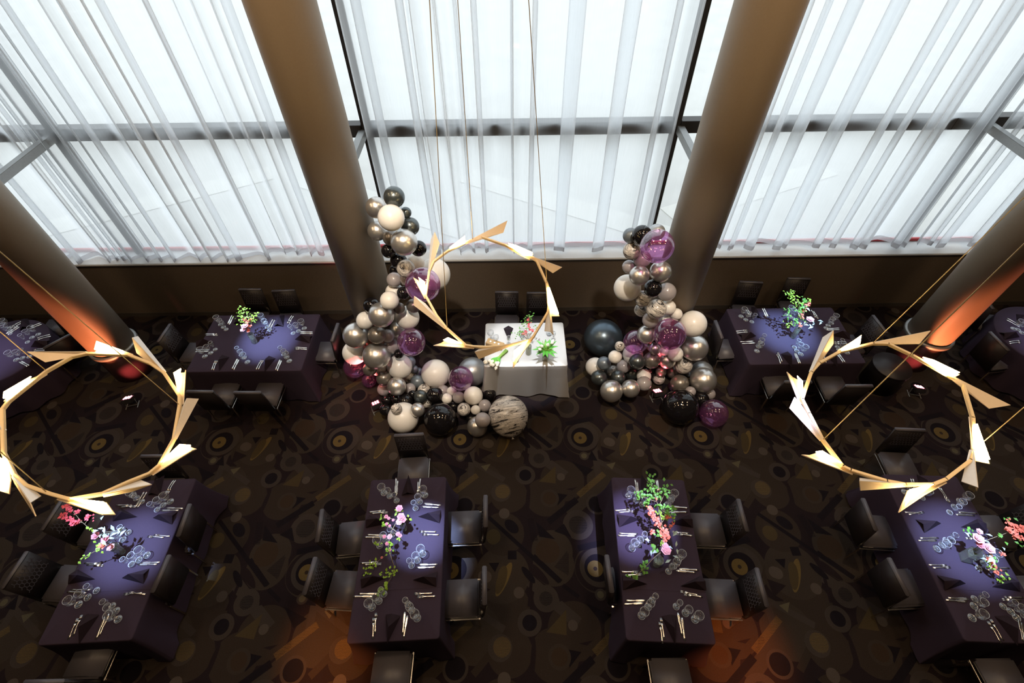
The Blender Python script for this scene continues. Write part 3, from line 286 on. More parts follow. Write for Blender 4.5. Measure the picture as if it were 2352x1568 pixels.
CHANDELIERS = {'L': {'nodes': [(-3.455,1.893,3.874),(-3.456,1.957,3.874),(-3.379,2.231,3.855),(-3.298,2.382,3.834),(-3.223,2.43,3.815),(-2.966,2.467,3.75),(-2.793,2.413,3.707),(-2.674,2.345,3.677),(-2.494,2.155,3.632),(-2.463,2.074,3.624),(-2.395,1.805,3.606),(-2.403,1.6,3.608),(-2.435,1.536,3.617),(-2.523,1.47,3.639),(-2.632,1.376,3.666),(-2.784,1.324,3.705),(-2.893,1.347,3.732),(-3.047,1.389,3.771),(-3.143,1.451,3.795),(-3.276,1.587,3.829)],'blades': [((-3.229,2.438,3.817),(-3.58,2.374,3.905),(-3.543,2.356,3.896),(-3.436,2.314,3.869),None),((-2.945,2.471,3.745),(-3.203,2.549,3.81),(-3.205,2.501,3.811),(-3.174,2.449,3.803),[(-2.987,2.481,3.756),(-3.199,2.54,3.809),(-3.176,2.457,3.803),(-3.092,2.456,3.782)]),((-2.676,2.349,3.677),(-2.993,2.665,3.757),(-2.986,2.611,3.755),(-2.929,2.501,3.741),None),((-2.46,2.09,3.623),(-2.6,2.341,3.658),(-2.566,2.395,3.65),(-2.54,2.39,3.643),[(-2.496,2.174,3.632),(-2.596,2.338,3.657),(-2.564,2.39,3.649),(-2.548,2.329,3.645),(-2.515,2.232,3.637)]),((-2.392,1.805,3.606),(-2.449,2.07,3.62),(-2.419,2.125,3.613),(-2.374,2.159,3.601),None),((-2.426,1.537,3.614),(-2.328,1.765,3.59),(-2.254,1.764,3.571),(-2.251,1.728,3.57),[(-2.39,1.608,3.605),(-2.328,1.758,3.59),(-2.258,1.76,3.572),(-2.256,1.733,3.571),(-2.311,1.716,3.585)]),((-2.624,1.371,3.664),(-2.47,1.491,3.625),(-2.369,1.451,3.6),(-2.49,1.411,3.63),None),((-2.854,1.334,3.722),(-2.578,1.32,3.653),(-2.526,1.264,3.64),(-2.564,1.244,3.649),[(-2.773,1.325,3.702),(-2.579,1.318,3.653),(-2.529,1.266,3.64),(-2.566,1.249,3.65),(-2.64,1.286,3.668)]),((-3.143,1.44,3.795),(-2.947,1.334,3.746),(-2.942,1.272,3.744),(-2.909,1.211,3.736),None),((-3.266,1.573,3.826),(-3.131,1.403,3.792),(-3.132,1.34,3.792),(-3.209,1.352,3.812),[(-3.271,1.557,3.827),(-3.244,1.542,3.82),(-3.137,1.408,3.794),(-3.138,1.348,3.794),(-3.207,1.361,3.811),(-3.294,1.524,3.833)]),((-3.362,1.736,3.85),(-3.541,1.915,3.895),(-3.592,1.935,3.908),(-3.558,1.86,3.9),None),((-3.376,2.216,3.854),(-3.481,2.093,3.88),(-3.514,1.998,3.889),(-3.473,1.948,3.878),[(-3.416,2.165,3.864),(-3.498,2.008,3.884),(-3.474,1.958,3.878),(-3.455,1.964,3.874),(-3.417,2.119,3.864)])],'cables': [((-3.381,2.235,3.855),(-3.404,2.2,8.95)),((-2.466,2.081,3.624),(-2.752,1.719,8.95)),((-2.921,1.356,3.739),(-2.67,1.877,8.95))]},'C': {'nodes': [(-0.852,3.585,3.279),(-0.829,3.842,3.38),(-0.79,3.944,3.42),(-0.651,4.055,3.464),(-0.465,4.148,3.5),(-0.312,4.211,3.525),(-0.059,4.114,3.487),(0.199,3.986,3.437),(0.256,3.957,3.425),(0.357,3.698,3.323),(0.365,3.459,3.229),(0.354,3.402,3.207),(0.206,3.171,3.116),(0.18,3.138,3.103),(-0.03,3.091,3.085),(-0.238,3.077,3.079),(-0.368,3.083,3.082),(-0.443,3.096,3.087),(-0.637,3.266,3.153),(-0.735,3.387,3.201)],'blades': [((-0.829,3.842,3.38),(-0.83,4.195,3.519),(-0.787,4.239,3.536),(-0.739,4.15,3.501),None),((-0.66,4.055,3.464),(-0.555,4.15,3.501),(-0.471,4.206,3.523),(-0.465,4.129,3.493),[(-0.634,4.069,3.469),(-0.471,4.202,3.521),(-0.469,4.124,3.491),(-0.576,4.073,3.471)]),((-0.474,4.139,3.497),(-0.066,4.353,3.581),(-0.032,4.356,3.582),(-0.076,4.263,3.545),None),((-0.077,4.128,3.492),(0.13,3.97,3.43),(0.193,3.977,3.433),(0.231,4.005,3.444),[(-0.032,4.113,3.487),(0.053,4.088,3.477),(0.226,4.005,3.444),(0.19,3.972,3.431),(0.132,3.973,3.432),(0.052,4.031,3.454)]),((0.19,3.989,3.438),(0.352,3.919,3.41),(0.514,3.838,3.378),(0.423,3.813,3.369),None),((0.357,3.707,3.327),(0.358,3.502,3.246),(0.396,3.391,3.203),(0.467,3.358,3.19),[(0.359,3.64,3.3),(0.381,3.639,3.3),(0.463,3.366,3.193),(0.401,3.397,3.205),(0.361,3.48,3.238)]),((0.37,3.48,3.238),(0.316,3.229,3.139),(0.373,3.192,3.124),(0.4,3.191,3.124),None),((0.211,3.179,3.119),(0.013,3.021,3.057),(0.005,2.9,3.01),(0.107,3.028,3.06),[(0.155,3.122,3.097),(0.015,3.021,3.057),(0.007,2.916,3.016),(0.039,2.98,3.041),(0.12,3.073,3.078)]),((-0.023,3.095,3.086),(-0.322,3.062,3.073),(-0.355,3.01,3.053),(-0.318,2.972,3.038),None),((-0.363,3.077,3.079),(-0.614,3.158,3.111),(-0.695,3.141,3.104),(-0.753,3.092,3.085),[(-0.476,3.097,3.087),(-0.614,3.156,3.11),(-0.661,3.132,3.101),(-0.568,3.106,3.091)]),((-0.641,3.266,3.153),(-0.857,3.519,3.253),(-0.96,3.56,3.269),(-0.969,3.503,3.247),None),((-0.851,3.567,3.272),(-0.863,3.715,3.33),(-0.946,3.777,3.354),(-0.986,3.771,3.352),[(-0.856,3.594,3.282),(-0.862,3.71,3.328),(-0.931,3.761,3.348),(-0.9,3.675,3.314)])],'cables': [((-0.628,3.261,3.152),(-0.231,3.315,8.95)),((0.357,3.698,3.323),(-0.17,3.717,8.95)),((-0.393,4.171,3.509),(-0.311,4.178,8.95))]},'R': {'nodes': [(2.114,2.041,3.65),(2.283,2.288,3.65),(2.383,2.376,3.65),(2.589,2.487,3.65),(2.891,2.569,3.65),(3.013,2.562,3.65),(3.139,2.442,3.65),(3.294,2.242,3.65),(3.364,2.163,3.65),(3.251,1.863,3.65),(3.094,1.605,3.65),(3.032,1.538,3.65),(2.789,1.406,3.65),(2.685,1.371,3.65),(2.51,1.374,3.65),(2.403,1.399,3.65),(2.206,1.478,3.65),(2.168,1.506,3.65),(2.121,1.706,3.65),(2.115,1.917,3.65)],'blades': [((2.283,2.288,3.65),(2.531,2.65,3.65),(2.611,2.685,3.65),(2.585,2.581,3.65),None),((2.593,2.496,3.65),(2.74,2.59,3.65),(2.84,2.645,3.65),(2.77,2.543,3.65),[(2.599,2.496,3.65),(2.823,2.64,3.65),(2.769,2.548,3.65),(2.674,2.508,3.65)]),((2.9,2.573,3.65),(3.327,2.677,3.65),(3.389,2.666,3.65),(3.269,2.567,3.65),None),((3.141,2.446,3.65),(3.273,2.223,3.65),(3.335,2.229,3.65),(3.383,2.241,3.65),[(3.177,2.406,3.65),(3.247,2.374,3.65),(3.378,2.244,3.65),(3.338,2.233,3.65),(3.281,2.221,3.65),(3.247,2.23,3.65)]),((3.307,2.241,3.65),(3.415,2.094,3.65),(3.548,1.944,3.65),(3.426,1.946,3.65),None),((3.251,1.874,3.65),(3.085,1.616,3.65),(3.085,1.553,3.65),(3.131,1.504,3.65),[(3.207,1.803,3.65),(3.225,1.803,3.65),(3.133,1.521,3.65),(3.09,1.566,3.65),(3.098,1.624,3.65),(3.173,1.758,3.65)]),((3.089,1.611,3.65),(2.891,1.395,3.65),(2.926,1.333,3.65),(2.948,1.33,3.65),None),((2.785,1.4,3.65),(2.495,1.33,3.65),(2.4,1.209,3.65),(2.583,1.3,3.65),[(2.676,1.366,3.65),(2.495,1.33,3.65),(2.406,1.218,3.65),(2.466,1.267,3.65),(2.596,1.323,3.65)]),((2.508,1.375,3.65),(2.248,1.428,3.65),(2.205,1.387,3.65),(2.214,1.344,3.65),None),((2.219,1.462,3.65),(2.063,1.611,3.65),(2.001,1.609,3.65),(1.926,1.59,3.65),[(2.158,1.516,3.65),(2.063,1.61,3.65),(2.016,1.604,3.65),(2.071,1.549,3.65)]),((2.116,1.702,3.65),(2.094,2.007,3.65),(2.043,2.038,3.65),(2.001,1.975,3.65),None),((2.098,2.007,3.65),(2.167,2.192,3.65),(2.147,2.275,3.65),(2.093,2.288,3.65),[(2.119,2.06,3.65),(2.166,2.186,3.65),(2.144,2.24,3.65),(2.123,2.127,3.65)])],'cables': [((2.891,2.569,3.65),(3.19,2.217,8.95)),((2.124,1.706,3.65),(2.24,1.554,8.95)),((3.118,1.624,3.65),(2.977,1.89,8.95))]}}
CARPET = [('disc',(0.444,2.937),0.281,0,0,'mid',0),('disc',(0.697,3.184),0.317,0,0,'mid',0),('disc',(-0.072,2.974),0.259,0,0,'mid',0),('disc',(-0.119,3.437),0.295,0,0,'mid',0),('disc',(1.068,3.877),0.306,0,0,'mid2',0),('disc',(1.545,3.721),0.262,0,0,'mid',0),('disc',(1.365,3.154),0.315,0,0,'mid2',0),('disc',(0.489,2.202),0.268,0,0,'mid2',0),('disc',(-0.159,1.918),0.342,0,0,'mid2',0),('disc',(-0.161,2.434),0.289,0,0,'mid',0),('disc',(0.498,3.933),0.267,0,0,'mid2',0),('bar',(0.468,3.498),0.373,0.071,-0.709,'lit',0),('bar',(1.033,2.915),0.372,0.078,0.702,'mid2',0),('bar',(1.22,3.466),0.26,0.045,-1.542,'lit',0),('bar',(-0.313,2.941),0.254,0.041,0.809,'mid',0),('bar',(1.476,3.341),0.272,0.039,-0.545,'lit',0),('disc',(1.036,3.866),0.267,0,0,'dark',0),('disc',(1.069,3.889),0.24,0,0,'lit',0),('disc',(1.058,3.883),0.169,0,0,'ink',0),('disc',(1.026,3.872),0.1,0,0,'gold',0),('disc',(1.026,3.872),0.025,0,0,'mid',0),('disc',(1.477,3.773),0.152,0,0,'mid2',0),('disc',(1.475,3.79),0.072,0,0,'tan',0),('tri',[(1.324,3.724),(1.534,3.643),(1.336,3.513)],0,0,0,'dark',0),('lens',(1.704,3.762),0.219,0.055,1.132,'gold',0),('disc',(1.053,3.567),0.069,0,0,'lit',0),('disc',(1.053,3.567),0.042,0,0,'tan2',0),('tri',[(1.175,3.659),(1.243,3.482),(1.107,3.5)],0,0,0,'ink',0),('tri',[(1.363,3.421),(1.506,3.456),(1.44,3.34)],0,0,0,'tan2',0),('tri',[(0.858,3.477),(1.168,3.344),(1.039,3.241)],0,0,0,'ink',0),('bar',(1.11,3.115),0.263,0.042,0.676,'gold',2),('disc',(1.152,2.821),0.148,0,0,'lit',0),('disc',(1.152,2.821),0.115,0,0,'ink',0),('bar',(0.67,2.735),0.262,0.043,0.642,'ink',0),('tri',[(0.607,2.989),(0.755,2.962),(0.603,2.809)],0,0,0,'ink',0),('disc',(0.499,2.917),0.131,0,0,'mid2',0),('disc',(0.499,2.917),0.093,0,0,'brown',0),('lens',(0.195,2.905),0.205,0.029,-1.674,'dark',0),('disc',(-0.185,3.015),0.141,0,0,'lit',0),('disc',(-0.162,3.024),0.104,0,0,'gold',1),('disc',(0.167,3.269),0.145,0,0,'lit',0),('disc',(0.167,3.269),0.087,0,0,'ink',0),('disc',(0.377,3.532),0.154,0,0,'lit',0),('disc',(0.377,3.532),0.081,0,0,'ink',1),('bar',(0.185,3.592),0.15,0.02,-1.701,'dark',0),('tri',[(0.53,3.602),(0.635,3.534),(0.543,3.492)],0,0,0,'dark',0),('bar',(0.411,3.884),0.231,0.025,-0.764,'ink',0),('bar',(0.69,3.611),0.116,0.024,-0.624,'ink',0),('lens',(0.319,3.826),0.148,0.031,-0.85,'dark',0),('tri',[(0.703,4.072),(0.539,3.92),(0.685,3.814)],0,0,0,'ink',1),('tri',[(0.616,3.405),(0.36,3.168),(0.598,3.134)],0,0,0,'gold3',0),('disc',(0.682,3.236),0.058,0,0,'tan',0),('tri',[(0.734,3.047),(0.908,3.079),(0.827,3.025)],0,0,0,'dark',0),('disc',(0.046,3.603),0.066,0,0,'tan',0),('disc',(-0.398,3.801),0.072,0,0,'tan',0),('lens',(-0.173,3.749),0.167,0.056,-1.906,'gold3',0),('disc',(-0.138,2.706),0.073,0,0,'tan',0),('disc',(0.861,2.537),0.203,0,0,'lit',0),('disc',(0.861,2.537),0.123,0,0,'ink',2),('bar',(1.048,2.271),0.223,0.039,0.207,'ink',0),('tri',[(0.294,2.589),(0.541,2.347),(0.328,2.385)],0,0,0,'ink',0),('tri',[(0.534,2.454),(0.672,2.554),(0.758,2.366)],0,0,0,'ink',0),('disc',(0.433,2.203),0.155,0,0,'brown',0),('bar',(0.103,2.239),0.619,0.026,-0.743,'ink',0),('tri',[(0.504,2.001),(0.686,2.2),(0.674,1.895)],0,0,0,'ink',1),('lens',(0.318,1.893),0.143,0.038,-0.748,'dark',0),('bar',(-0.034,2.154),0.057,0.056,-0.009,'ink',0),('tri',[(-0.34,2.058),(-0.201,2.062),(-0.255,1.945)],0,0,0,'ink',0),('lens',(-0.159,1.919),0.106,0.056,-1.827,'gold3',0),('lens',(0.168,1.908),0.125,0.041,-0.89,'ink',0),('lens',(-0.038,2.527),0.114,0.07,-0.798,'ink',0),('bar',(0.241,2.482),0.154,0.044,-1.395,'ink',1),('lens',(-0.282,2.393),0.094,0.101,0.138,'gold3',0)]
BALLOONS = [('L','D',(-1.304,4.895,3.577),0.119,452),('L','C',(-1.607,5.132,3.288),0.127,477),('L','W',(-1.332,4.69,3.444),0.147,500),('L','D',(-1.233,4.996,3.304),0.066,488),('L','D',(-1.192,4.909,3.169),0.108,520),('L','C',(-1.666,5.132,2.952),0.122,530),('L','S',(-1.487,4.996,2.94),0.093,547),('L','C',(-1.244,4.676,3.117),0.155,556),('L','K',(-1.162,4.996,2.776),0.101,570),('L','K',(-1.546,4.996,2.744),0.091,576),('L','K',(-1.461,5.041,2.553),0.108,598),('L','M',(-1.343,4.868,2.557),0.116,617),('L','K',(-1.58,5.147,2.296),0.068,621),('L','W',(-1.267,5.132,2.428),0.118,604),('L','G',(-1.567,4.994,2.261),0.101,642),('L','G',(-1.384,4.983,2.277),0.096,641),('L','W',(-1.076,5.268,2.113),0.225,630),('L','P',(-1.12,4.674,2.453),0.221,654),('L','W',(-1.601,4.996,2.038),0.122,670),('L','K',(-1.443,4.86,2.141),0.089,673),('L','W',(-1.611,4.724,2.141),0.123,690),('L','S',(-1.554,4.86,1.857),0.08,708),('L','S',(-1.366,4.928,1.834),0.101,702),('L','K',(-1.955,4.939,1.844),0.112,701),('L','C',(-1.774,4.724,1.872),0.174,723),('L','W',(-1.511,4.996,1.533),0.172,729),('L','W',(-2.096,4.908,1.577),0.127,735),('L','C',(-2.29,4.867,1.306),0.187,770),('L','S',(-1.954,4.805,1.381),0.132,769),('L','G',(-1.848,4.916,1.231),0.099,771),('L','C',(-1.733,5.084,1.181),0.126,757),('L','P',(-1.458,4.724,1.302),0.204,785),('L','C',(-2.03,4.724,0.999),0.203,817),('L','W',(-2.468,4.996,0.762),0.188,810),('L','P',(-2.592,5.064,0.314),0.183,843),('L','G',(-1.858,4.979,0.929),0.12,794),('L','K',(-1.732,4.852,0.892),0.076,812),('L','W',(-1.787,4.877,0.548),0.197,842),('L','B',(-1.673,5.102,0.38),0.091,831),('L','B',(-1.624,5.056,0.245),0.07,848),('L','B',(-1.583,5.123,0.083),0.079,854),('L','S',(-2.208,4.739,0.662),0.107,848),('L','W',(-2.14,4.903,0.508),0.138,843),('L','S',(-2.018,4.699,0.482),0.119,868),('L','P',(-2.374,4.93,0.124),0.12,873),('L','G',(-2.102,4.753,0.113),0.109,894),('L','C',(-1.81,4.577,0.43),0.147,887),('L','M',(-1.712,4.995,0.115),0.111,866),('L','B',(-1.561,4.87,0.157),0.113,876),('L','W',(-1.259,4.966,0.24),0.234,858),('L','X',(-0.656,4.987,0.247),0.241,854),('L','P',(-0.811,4.685,0.469),0.195,869),('L','G',(-1.664,4.716,0.17),0.094,893),('L','M',(-1.438,4.707,0.132),0.108,896),('L','G',(-1.134,4.711,0.104),0.1,898),('L','K',(-1.606,4.589,0.194),0.066,905),('L','D',(-1.451,4.491,0.268),0.108,910),('L','K',(-1.227,4.503,0.286),0.131,907),('L','W',(-0.984,4.657,0.159),0.082,899),('L','W',(-1.036,4.459,0.249),0.084,915),('L','G',(-0.852,4.473,0.256),0.096,912),('L','W',(-0.616,4.465,0.308),0.148,909),('L','K',(-0.381,4.627,0.117),0.113,905),('L','M',(-0.072,4.095,0.306),0.3,954),('L','K',(-1.699,4.448,0.198),0.123,922),('L','K',(-1.867,4.544,0.124),0.089,917),('L','K',(-2.026,4.549,0.09),0.086,919),('L','K',(-1.974,4.262,0.249),0.089,941),('L','M',(-1.726,4.092,0.53),0.082,939),('L','C',(-1.431,4.127,0.441),0.108,941),('L','W',(-1.678,4.122,0.241),0.235,959),('L','M',(-1.385,4.496,0.089),0.085,924),('L','K',(-1.106,4.074,0.256),0.25,963),('L','M',(-0.757,4.244,0.263),0.103,940),('L','W',(-0.576,4.239,0.251),0.075,941),('L','G',(-0.436,4.32,0.243),0.099,931),('L','K',(-0.66,4.197,0.082),0.078,960),('L','G',(-0.452,3.963,0.393),0.115,965),('L','C',(-0.547,3.996,0.162),0.156,979),('L','K',(-0.943,4.415,0.089),0.085,933),('R','B',(1.498,5.044,2.895),0.096,541),('R','K',(1.594,4.904,3.004),0.121,540),('R','X',(1.847,5.132,2.879),0.103,533),('R','P',(1.714,4.635,3.041),0.198,566),('R','M',(1.532,4.968,2.717),0.111,576),('R','G',(1.689,4.966,2.582),0.113,595),('R','G',(1.548,4.996,2.431),0.088,613),('R','C',(1.64,4.782,2.466),0.128,632),('R','C',(1.929,4.86,2.459),0.138,623),('R','W',(1.623,5.105,1.958),0.187,661),('R','K',(1.863,4.792,2.23),0.118,662),('R','G',(2.15,4.996,1.971),0.129,670),('R','M',(1.855,5.023,1.824),0.115,686),('R','M',(1.915,5.132,1.49),0.104,712),('R','M',(2.02,4.86,1.777),0.137,710),('R','W',(2.229,4.978,1.688),0.109,706),('R','W',(2.368,4.951,1.578),0.084,721),('R','G',(2.01,4.928,1.488),0.118,734),('R','W',(2.247,4.983,1.426),0.095,734),('R','W',(2.626,4.881,1.442),0.193,744),('R','N',(1.558,5.626,0.328),0.322,775),('R','P',(1.91,5.008,0.916),0.187,785),('R','C',(2.006,4.916,1.188),0.139,768),('R','K',(2.186,4.996,1.03),0.095,775),('R','P',(2.246,4.686,1.446),0.225,767),('R','C',(2.821,4.928,0.852),0.203,798),('R','M',(1.63,4.86,0.994),0.076,795),('R','W',(1.574,4.792,0.82),0.102,819),('R','W',(1.941,5.07,0.54),0.158,814),('R','C',(2.205,4.928,0.845),0.097,800),('R','W',(2.381,4.931,0.778),0.078,806),('R','W',(2.501,4.815,0.843),0.115,813),('R','W',(1.362,5.028,0.281),0.158,842),('R','B',(1.456,4.901,0.535),0.109,834),('R','G',(1.809,4.976,0.349),0.111,841),('R','D',(1.952,4.832,0.651),0.124,830),('R','S',(2.189,4.864,0.638),0.131,827),('R','C',(2.446,4.879,0.605),0.129,828),('R','M',(2.718,4.86,0.507),0.139,839),('R','X',(3.129,4.969,0.185),0.179,854),('R','D',(1.385,4.769,0.329),0.127,867),('R','T',(1.657,4.996,0.205),0.099,852),('R','D',(1.701,4.794,0.3),0.118,866),('R','D',(1.967,4.948,0.193),0.113,858),('R','W',(2.125,4.823,0.286),0.115,863),('R','K',(2.242,4.961,0.17),0.117,858),('R','S',(2.419,4.905,0.284),0.088,854),('R','M',(2.422,4.902,0.107),0.103,869),('R','S',(2.659,4.984,0.176),0.11,854),('R','B',(2.967,5.048,0.088),0.084,854),('R','S',(2.667,4.664,0.285),0.146,881),('R','C',(3.024,4.675,0.351),0.205,873),('R','C',(1.546,4.499,0.336),0.176,898),('R','C',(1.849,4.531,0.352),0.144,892),('R','G',(2.075,4.623,0.354),0.118,881),('R','G',(2.783,4.477,0.324),0.082,899),('R','P',(2.643,4.764,0.093),0.089,885),('R','K',(2.972,4.435,0.168),0.132,917),('R','G',(3.18,4.588,0.095),0.091,905),('R','K',(2.571,4.224,0.281),0.275,934),('R','P',(3.087,4.144,0.217),0.211,949)]


# ---------------------------------------------------------------- carpet material: one repeating tile of circles, bars and wedges
def carpet_material():
    m = bpy.data.materials.new('patterned_carpet'); m.use_nodes = True; b = m.node_tree.nodes['Principled BSDF']
    b.inputs['Roughness'].default_value = .95; b.inputs['Specular IOR Level'].default_value = .1
    C = {'dark': (.015, .010, .012), 'ink': (.009, .007, .010), 'mid': (.029, .021, .017), 'mid2': (.034, .026, .021), 'lit': (.039, .031, .027), 'tan': (.062, .05, .042),
         'tan2': (.08, .07, .045), 'gold': (.10, .07, .026), 'gold3': (.052, .038, .019), 'brown': (.034, .022, .015)}
    tc = N(m, 'ShaderNodeTexCoord'); P0 = tc.outputs['Object']
    wp = N(m, 'ShaderNodeTexNoise'); wp.inputs['Scale'].default_value = 5; LK(m, P0, wp.inputs['Vector'])
    st = N(m, 'ShaderNodeTexWave', bands_direction='Y'); st.inputs['Scale'].default_value = 26; st.inputs['Distortion'].default_value = 3; st.inputs['Detail'].default_value = 2
    LK(m, P0, st.inputs['Vector'])
    hs = N(m, 'ShaderNodeMath', operation='GREATER_THAN'); hs.inputs[1].default_value = .5; LK(m, st.outputs['Fac'], hs.inputs[0])
    spk = N(m, 'ShaderNodeTexNoise'); spk.inputs['Scale'].default_value = 120; LK(m, P0, spk.inputs['Vector'])
    TX, TY = 1.845, 1.90
    cur = None; base = N(m, 'ShaderNodeRGB'); base.outputs[0].default_value = (*C['dark'], 1); cur = base.outputs[0]
    def wrapped(c):
        s = N(m, 'ShaderNodeVectorMath', operation='SUBTRACT'); s.inputs[1].default_value = (c[0], c[1], 0); LK(m, P0, s.inputs[0])
        wr = N(m, 'ShaderNodeVectorMath', operation='WRAP'); wr.inputs[1].default_value = (TX/2, TY/2, 1); wr.inputs[2].default_value = (-TX/2, -TY/2, -1)
        LK(m, s.outputs[0], wr.inputs[0]); return wr.outputs[0]
    for kind, c, a, bb, th, col, hatch in CARPET:
        if kind == 'tri':
            pts = c; cx = sum(p[0] for p in pts)/3; cy = sum(p[1] for p in pts)/3; v = wrapped((cx, cy)); d = None
            ar = (pts[1][0]-pts[0][0])*(pts[2][1]-pts[0][1])-(pts[1][1]-pts[0][1])*(pts[2][0]-pts[0][0])
            if ar < 0: pts = pts[::-1]
            for i in range(3):
                p, q = pts[i], pts[(i+1) % 3]; nx, ny = q[1]-p[1], -(q[0]-p[0]); l = math.hypot(nx, ny); nx /= l; ny /= l
                o = (p[0]-cx)*nx+(p[1]-cy)*ny
                dt = N(m, 'ShaderNodeVectorMath', operation='DOT_PRODUCT'); dt.inputs[1].default_value = (nx/o, ny/o, 0); LK(m, v, dt.inputs[0])
                if d is None: d = dt.outputs['Value']
                else:
                    mxn = N(m, 'ShaderNodeMath', operation='MAXIMUM'); LK(m, d, mxn.inputs[0]); LK(m, dt.outputs['Value'], mxn.inputs[1]); d = mxn.outputs[0]
        elif kind == 'disc':
            v = wrapped(c); ln = N(m, 'ShaderNodeVectorMath', operation='LENGTH'); LK(m, v, ln.inputs[0])
            dv = N(m, 'ShaderNodeMath', operation='DIVIDE'); dv.inputs[1].default_value = a; LK(m, ln.outputs['Value'], dv.inputs[0]); d = dv.outputs[0]
        else:
            v = wrapped(c); ds = []
            for dx, dy, h in ((math.cos(th), math.sin(th), a), (-math.sin(th), math.cos(th), bb)):
                dt = N(m, 'ShaderNodeVectorMath', operation='DOT_PRODUCT'); dt.inputs[1].default_value = (dx/h, dy/h, 0); LK(m, v, dt.inputs[0])
                if kind == 'bar':
                    ab = N(m, 'ShaderNodeMath', operation='ABSOLUTE'); LK(m, dt.outputs['Value'], ab.inputs[0]); ds.append(ab.outputs[0])
                else:
                    sq = N(m, 'ShaderNodeMath', operation='MULTIPLY'); LK(m, dt.outputs['Value'], sq.inputs[0]); LK(m, dt.outputs['Value'], sq.inputs[1]); ds.append(sq.outputs[0])
            cb = N(m, 'ShaderNodeMath', operation='MAXIMUM' if kind == 'bar' else 'ADD'); LK(m, ds[0], cb.inputs[0]); LK(m, ds[1], cb.inputs[1]); d = cb.outputs[0]
        ls = N(m, 'ShaderNodeMath', operation='LESS_THAN'); ls.inputs[1].default_value = 1; LK(m, d, ls.inputs[0]); f = ls.outputs[0]
        if hatch:
            mu = N(m, 'ShaderNodeMath', operation='MULTIPLY'); LK(m, f, mu.inputs[0]); LK(m, hs.outputs[0], mu.inputs[1]); f = mu.outputs[0]
        mx = N(m, 'ShaderNodeMix', data_type='RGBA'); LK(m, f, mx.inputs[0]); LK(m, cur, mx.inputs[6]); mx.inputs[7].default_value = (*C[col], 1); cur = mx.outputs[2]
    sp = N(m, 'ShaderNodeMapRange'); sp.inputs['To Min'].default_value = .55; sp.inputs['To Max'].default_value = 1.45; LK(m, spk.outputs['Fac'], sp.inputs['Value'])
    vm = N(m, 'ShaderNodeVectorMath', operation='SCALE'); LK(m, cur, vm.inputs[0]); LK(m, sp.outputs[0], vm.inputs['Scale'])
    LK(m, vm.outputs[0], b.inputs['Base Color'])
    bp = N(m, 'ShaderNodeBump'); bp.inputs['Strength'].default_value = .3; bp.inputs['Distance'].default_value = .004; LK(m, spk.outputs['Fac'], bp.inputs['Height']); LK(m, bp.outputs['Normal'], b.inputs['Normal'])
    return m

# ================================================================ the room
XL, XR, YB, YW, ZC = -11.5, 11.5, -7.0, 6.63, 9.0
def slab(name, x0, x1, y0, y1, z0, z1, m, parent=None, bev=0):
    bm = BM(); box(bm, x0, x1, y0, y1, z0, z1, bev); return obj(name, bm, m, parent)
struct(slab('floor', XL, XR, YB, YW, -.15, 0, carpet_material()))
struct(slab('ceiling', XL, XR, YB, 7.2, ZC, ZC+.2, M['ceiling']))
struct(slab('wall_left', XL-.2, XL, YB, 7.2, -.15, ZC, M['dark_wall']))
struct(slab('wall_right', XR, XR+.2, YB, 7.2, -.15, ZC, M['dark_wall']))
struct(slab('wall_rear', XL, XR, YB-.2, YB, -.15, ZC, M['dark_wall']))
struct(slab('wall_window', XL, XR, YW, 7.2, -.15, 1.21, M['wall']))
struct(slab('baseboard_window', XL, XR, YW-.012, YW, 0, .09, M['dark_wall']))
s = struct(slab('trim_sill', XL, XR, YW-.02, 7.2, 1.225, 1.27, M['sill'], None, .006))
obj('nosing', (lambda b: (box(b, XL, XR, YW-.028, YW+.01, 1.238, 1.262, .004), b)[1])(BM()), M['sill'], s)
obj('sill_shadow_strip', (lambda b: (box(b, XL, XR, YW-.016, YW+.0, 1.207, 1.222), b)[1])(BM()), M['mullion'], s)  # dark strip put in for the black shadow line under the sill
struct(slab('trim_red_strip', XL, XR, 6.96, 7.02, 1.27, 1.32, M['red'], None, .01))
struct(slab('ground_outside', -60, 60, 7.2, 90, -.3, -.1, M['pavement']))
for i, (x, y, l, a) in enumerate(((-3.2, 10.5, 5, -28), (1.5, 10.2, 6, -30), (6, 10.8, 5, 24), (-8.5, 10.8, 5, 28))):
    st_ = struct(slab('trim_paving_%d' % (i+1), -l/2, l/2, -.35, .35, -.1, -.085, M['paveline'])); st_.location = (x, y, 0); st_.rotation_euler.z = math.radians(a)
# glazing bars, panes and struts
MX = (-11.2, -6.5, -2.045, 2.385, 6.84, 11.3)
for i, x in enumerate(MX):
    t = struct(slab('window_mullion_%d' % (i+1), x-.045, x+.045, 6.89, 7.05, 1.27, ZC, M['mullion'], None, .006))
    obj('glazing_bead', (lambda b: (box(b, x+.05, x+.075, 6.97, 7.0, 1.27, ZC), b)[1])(BM()), M['sill'], t)
for i in range(5):
    a, b_ = MX[i]+.05, MX[i+1]-.05
    f = struct(slab('window_%d' % (i+1), a, b_, 6.88, 7.05, 3.30, 3.475, M['mullion'], None, .006))
    for z0, z1 in ((1.27, 3.30), (3.475, ZC)):
        bm = BM(); vs = [bm.verts.new(p) for p in ((a, 6.99, z0), (b_, 6.99, z0), (b_, 6.99, z1), (a, 6.99, z1))]; bm.faces.new(vs)
        obj('pane', bm, M['window_glass'], f)
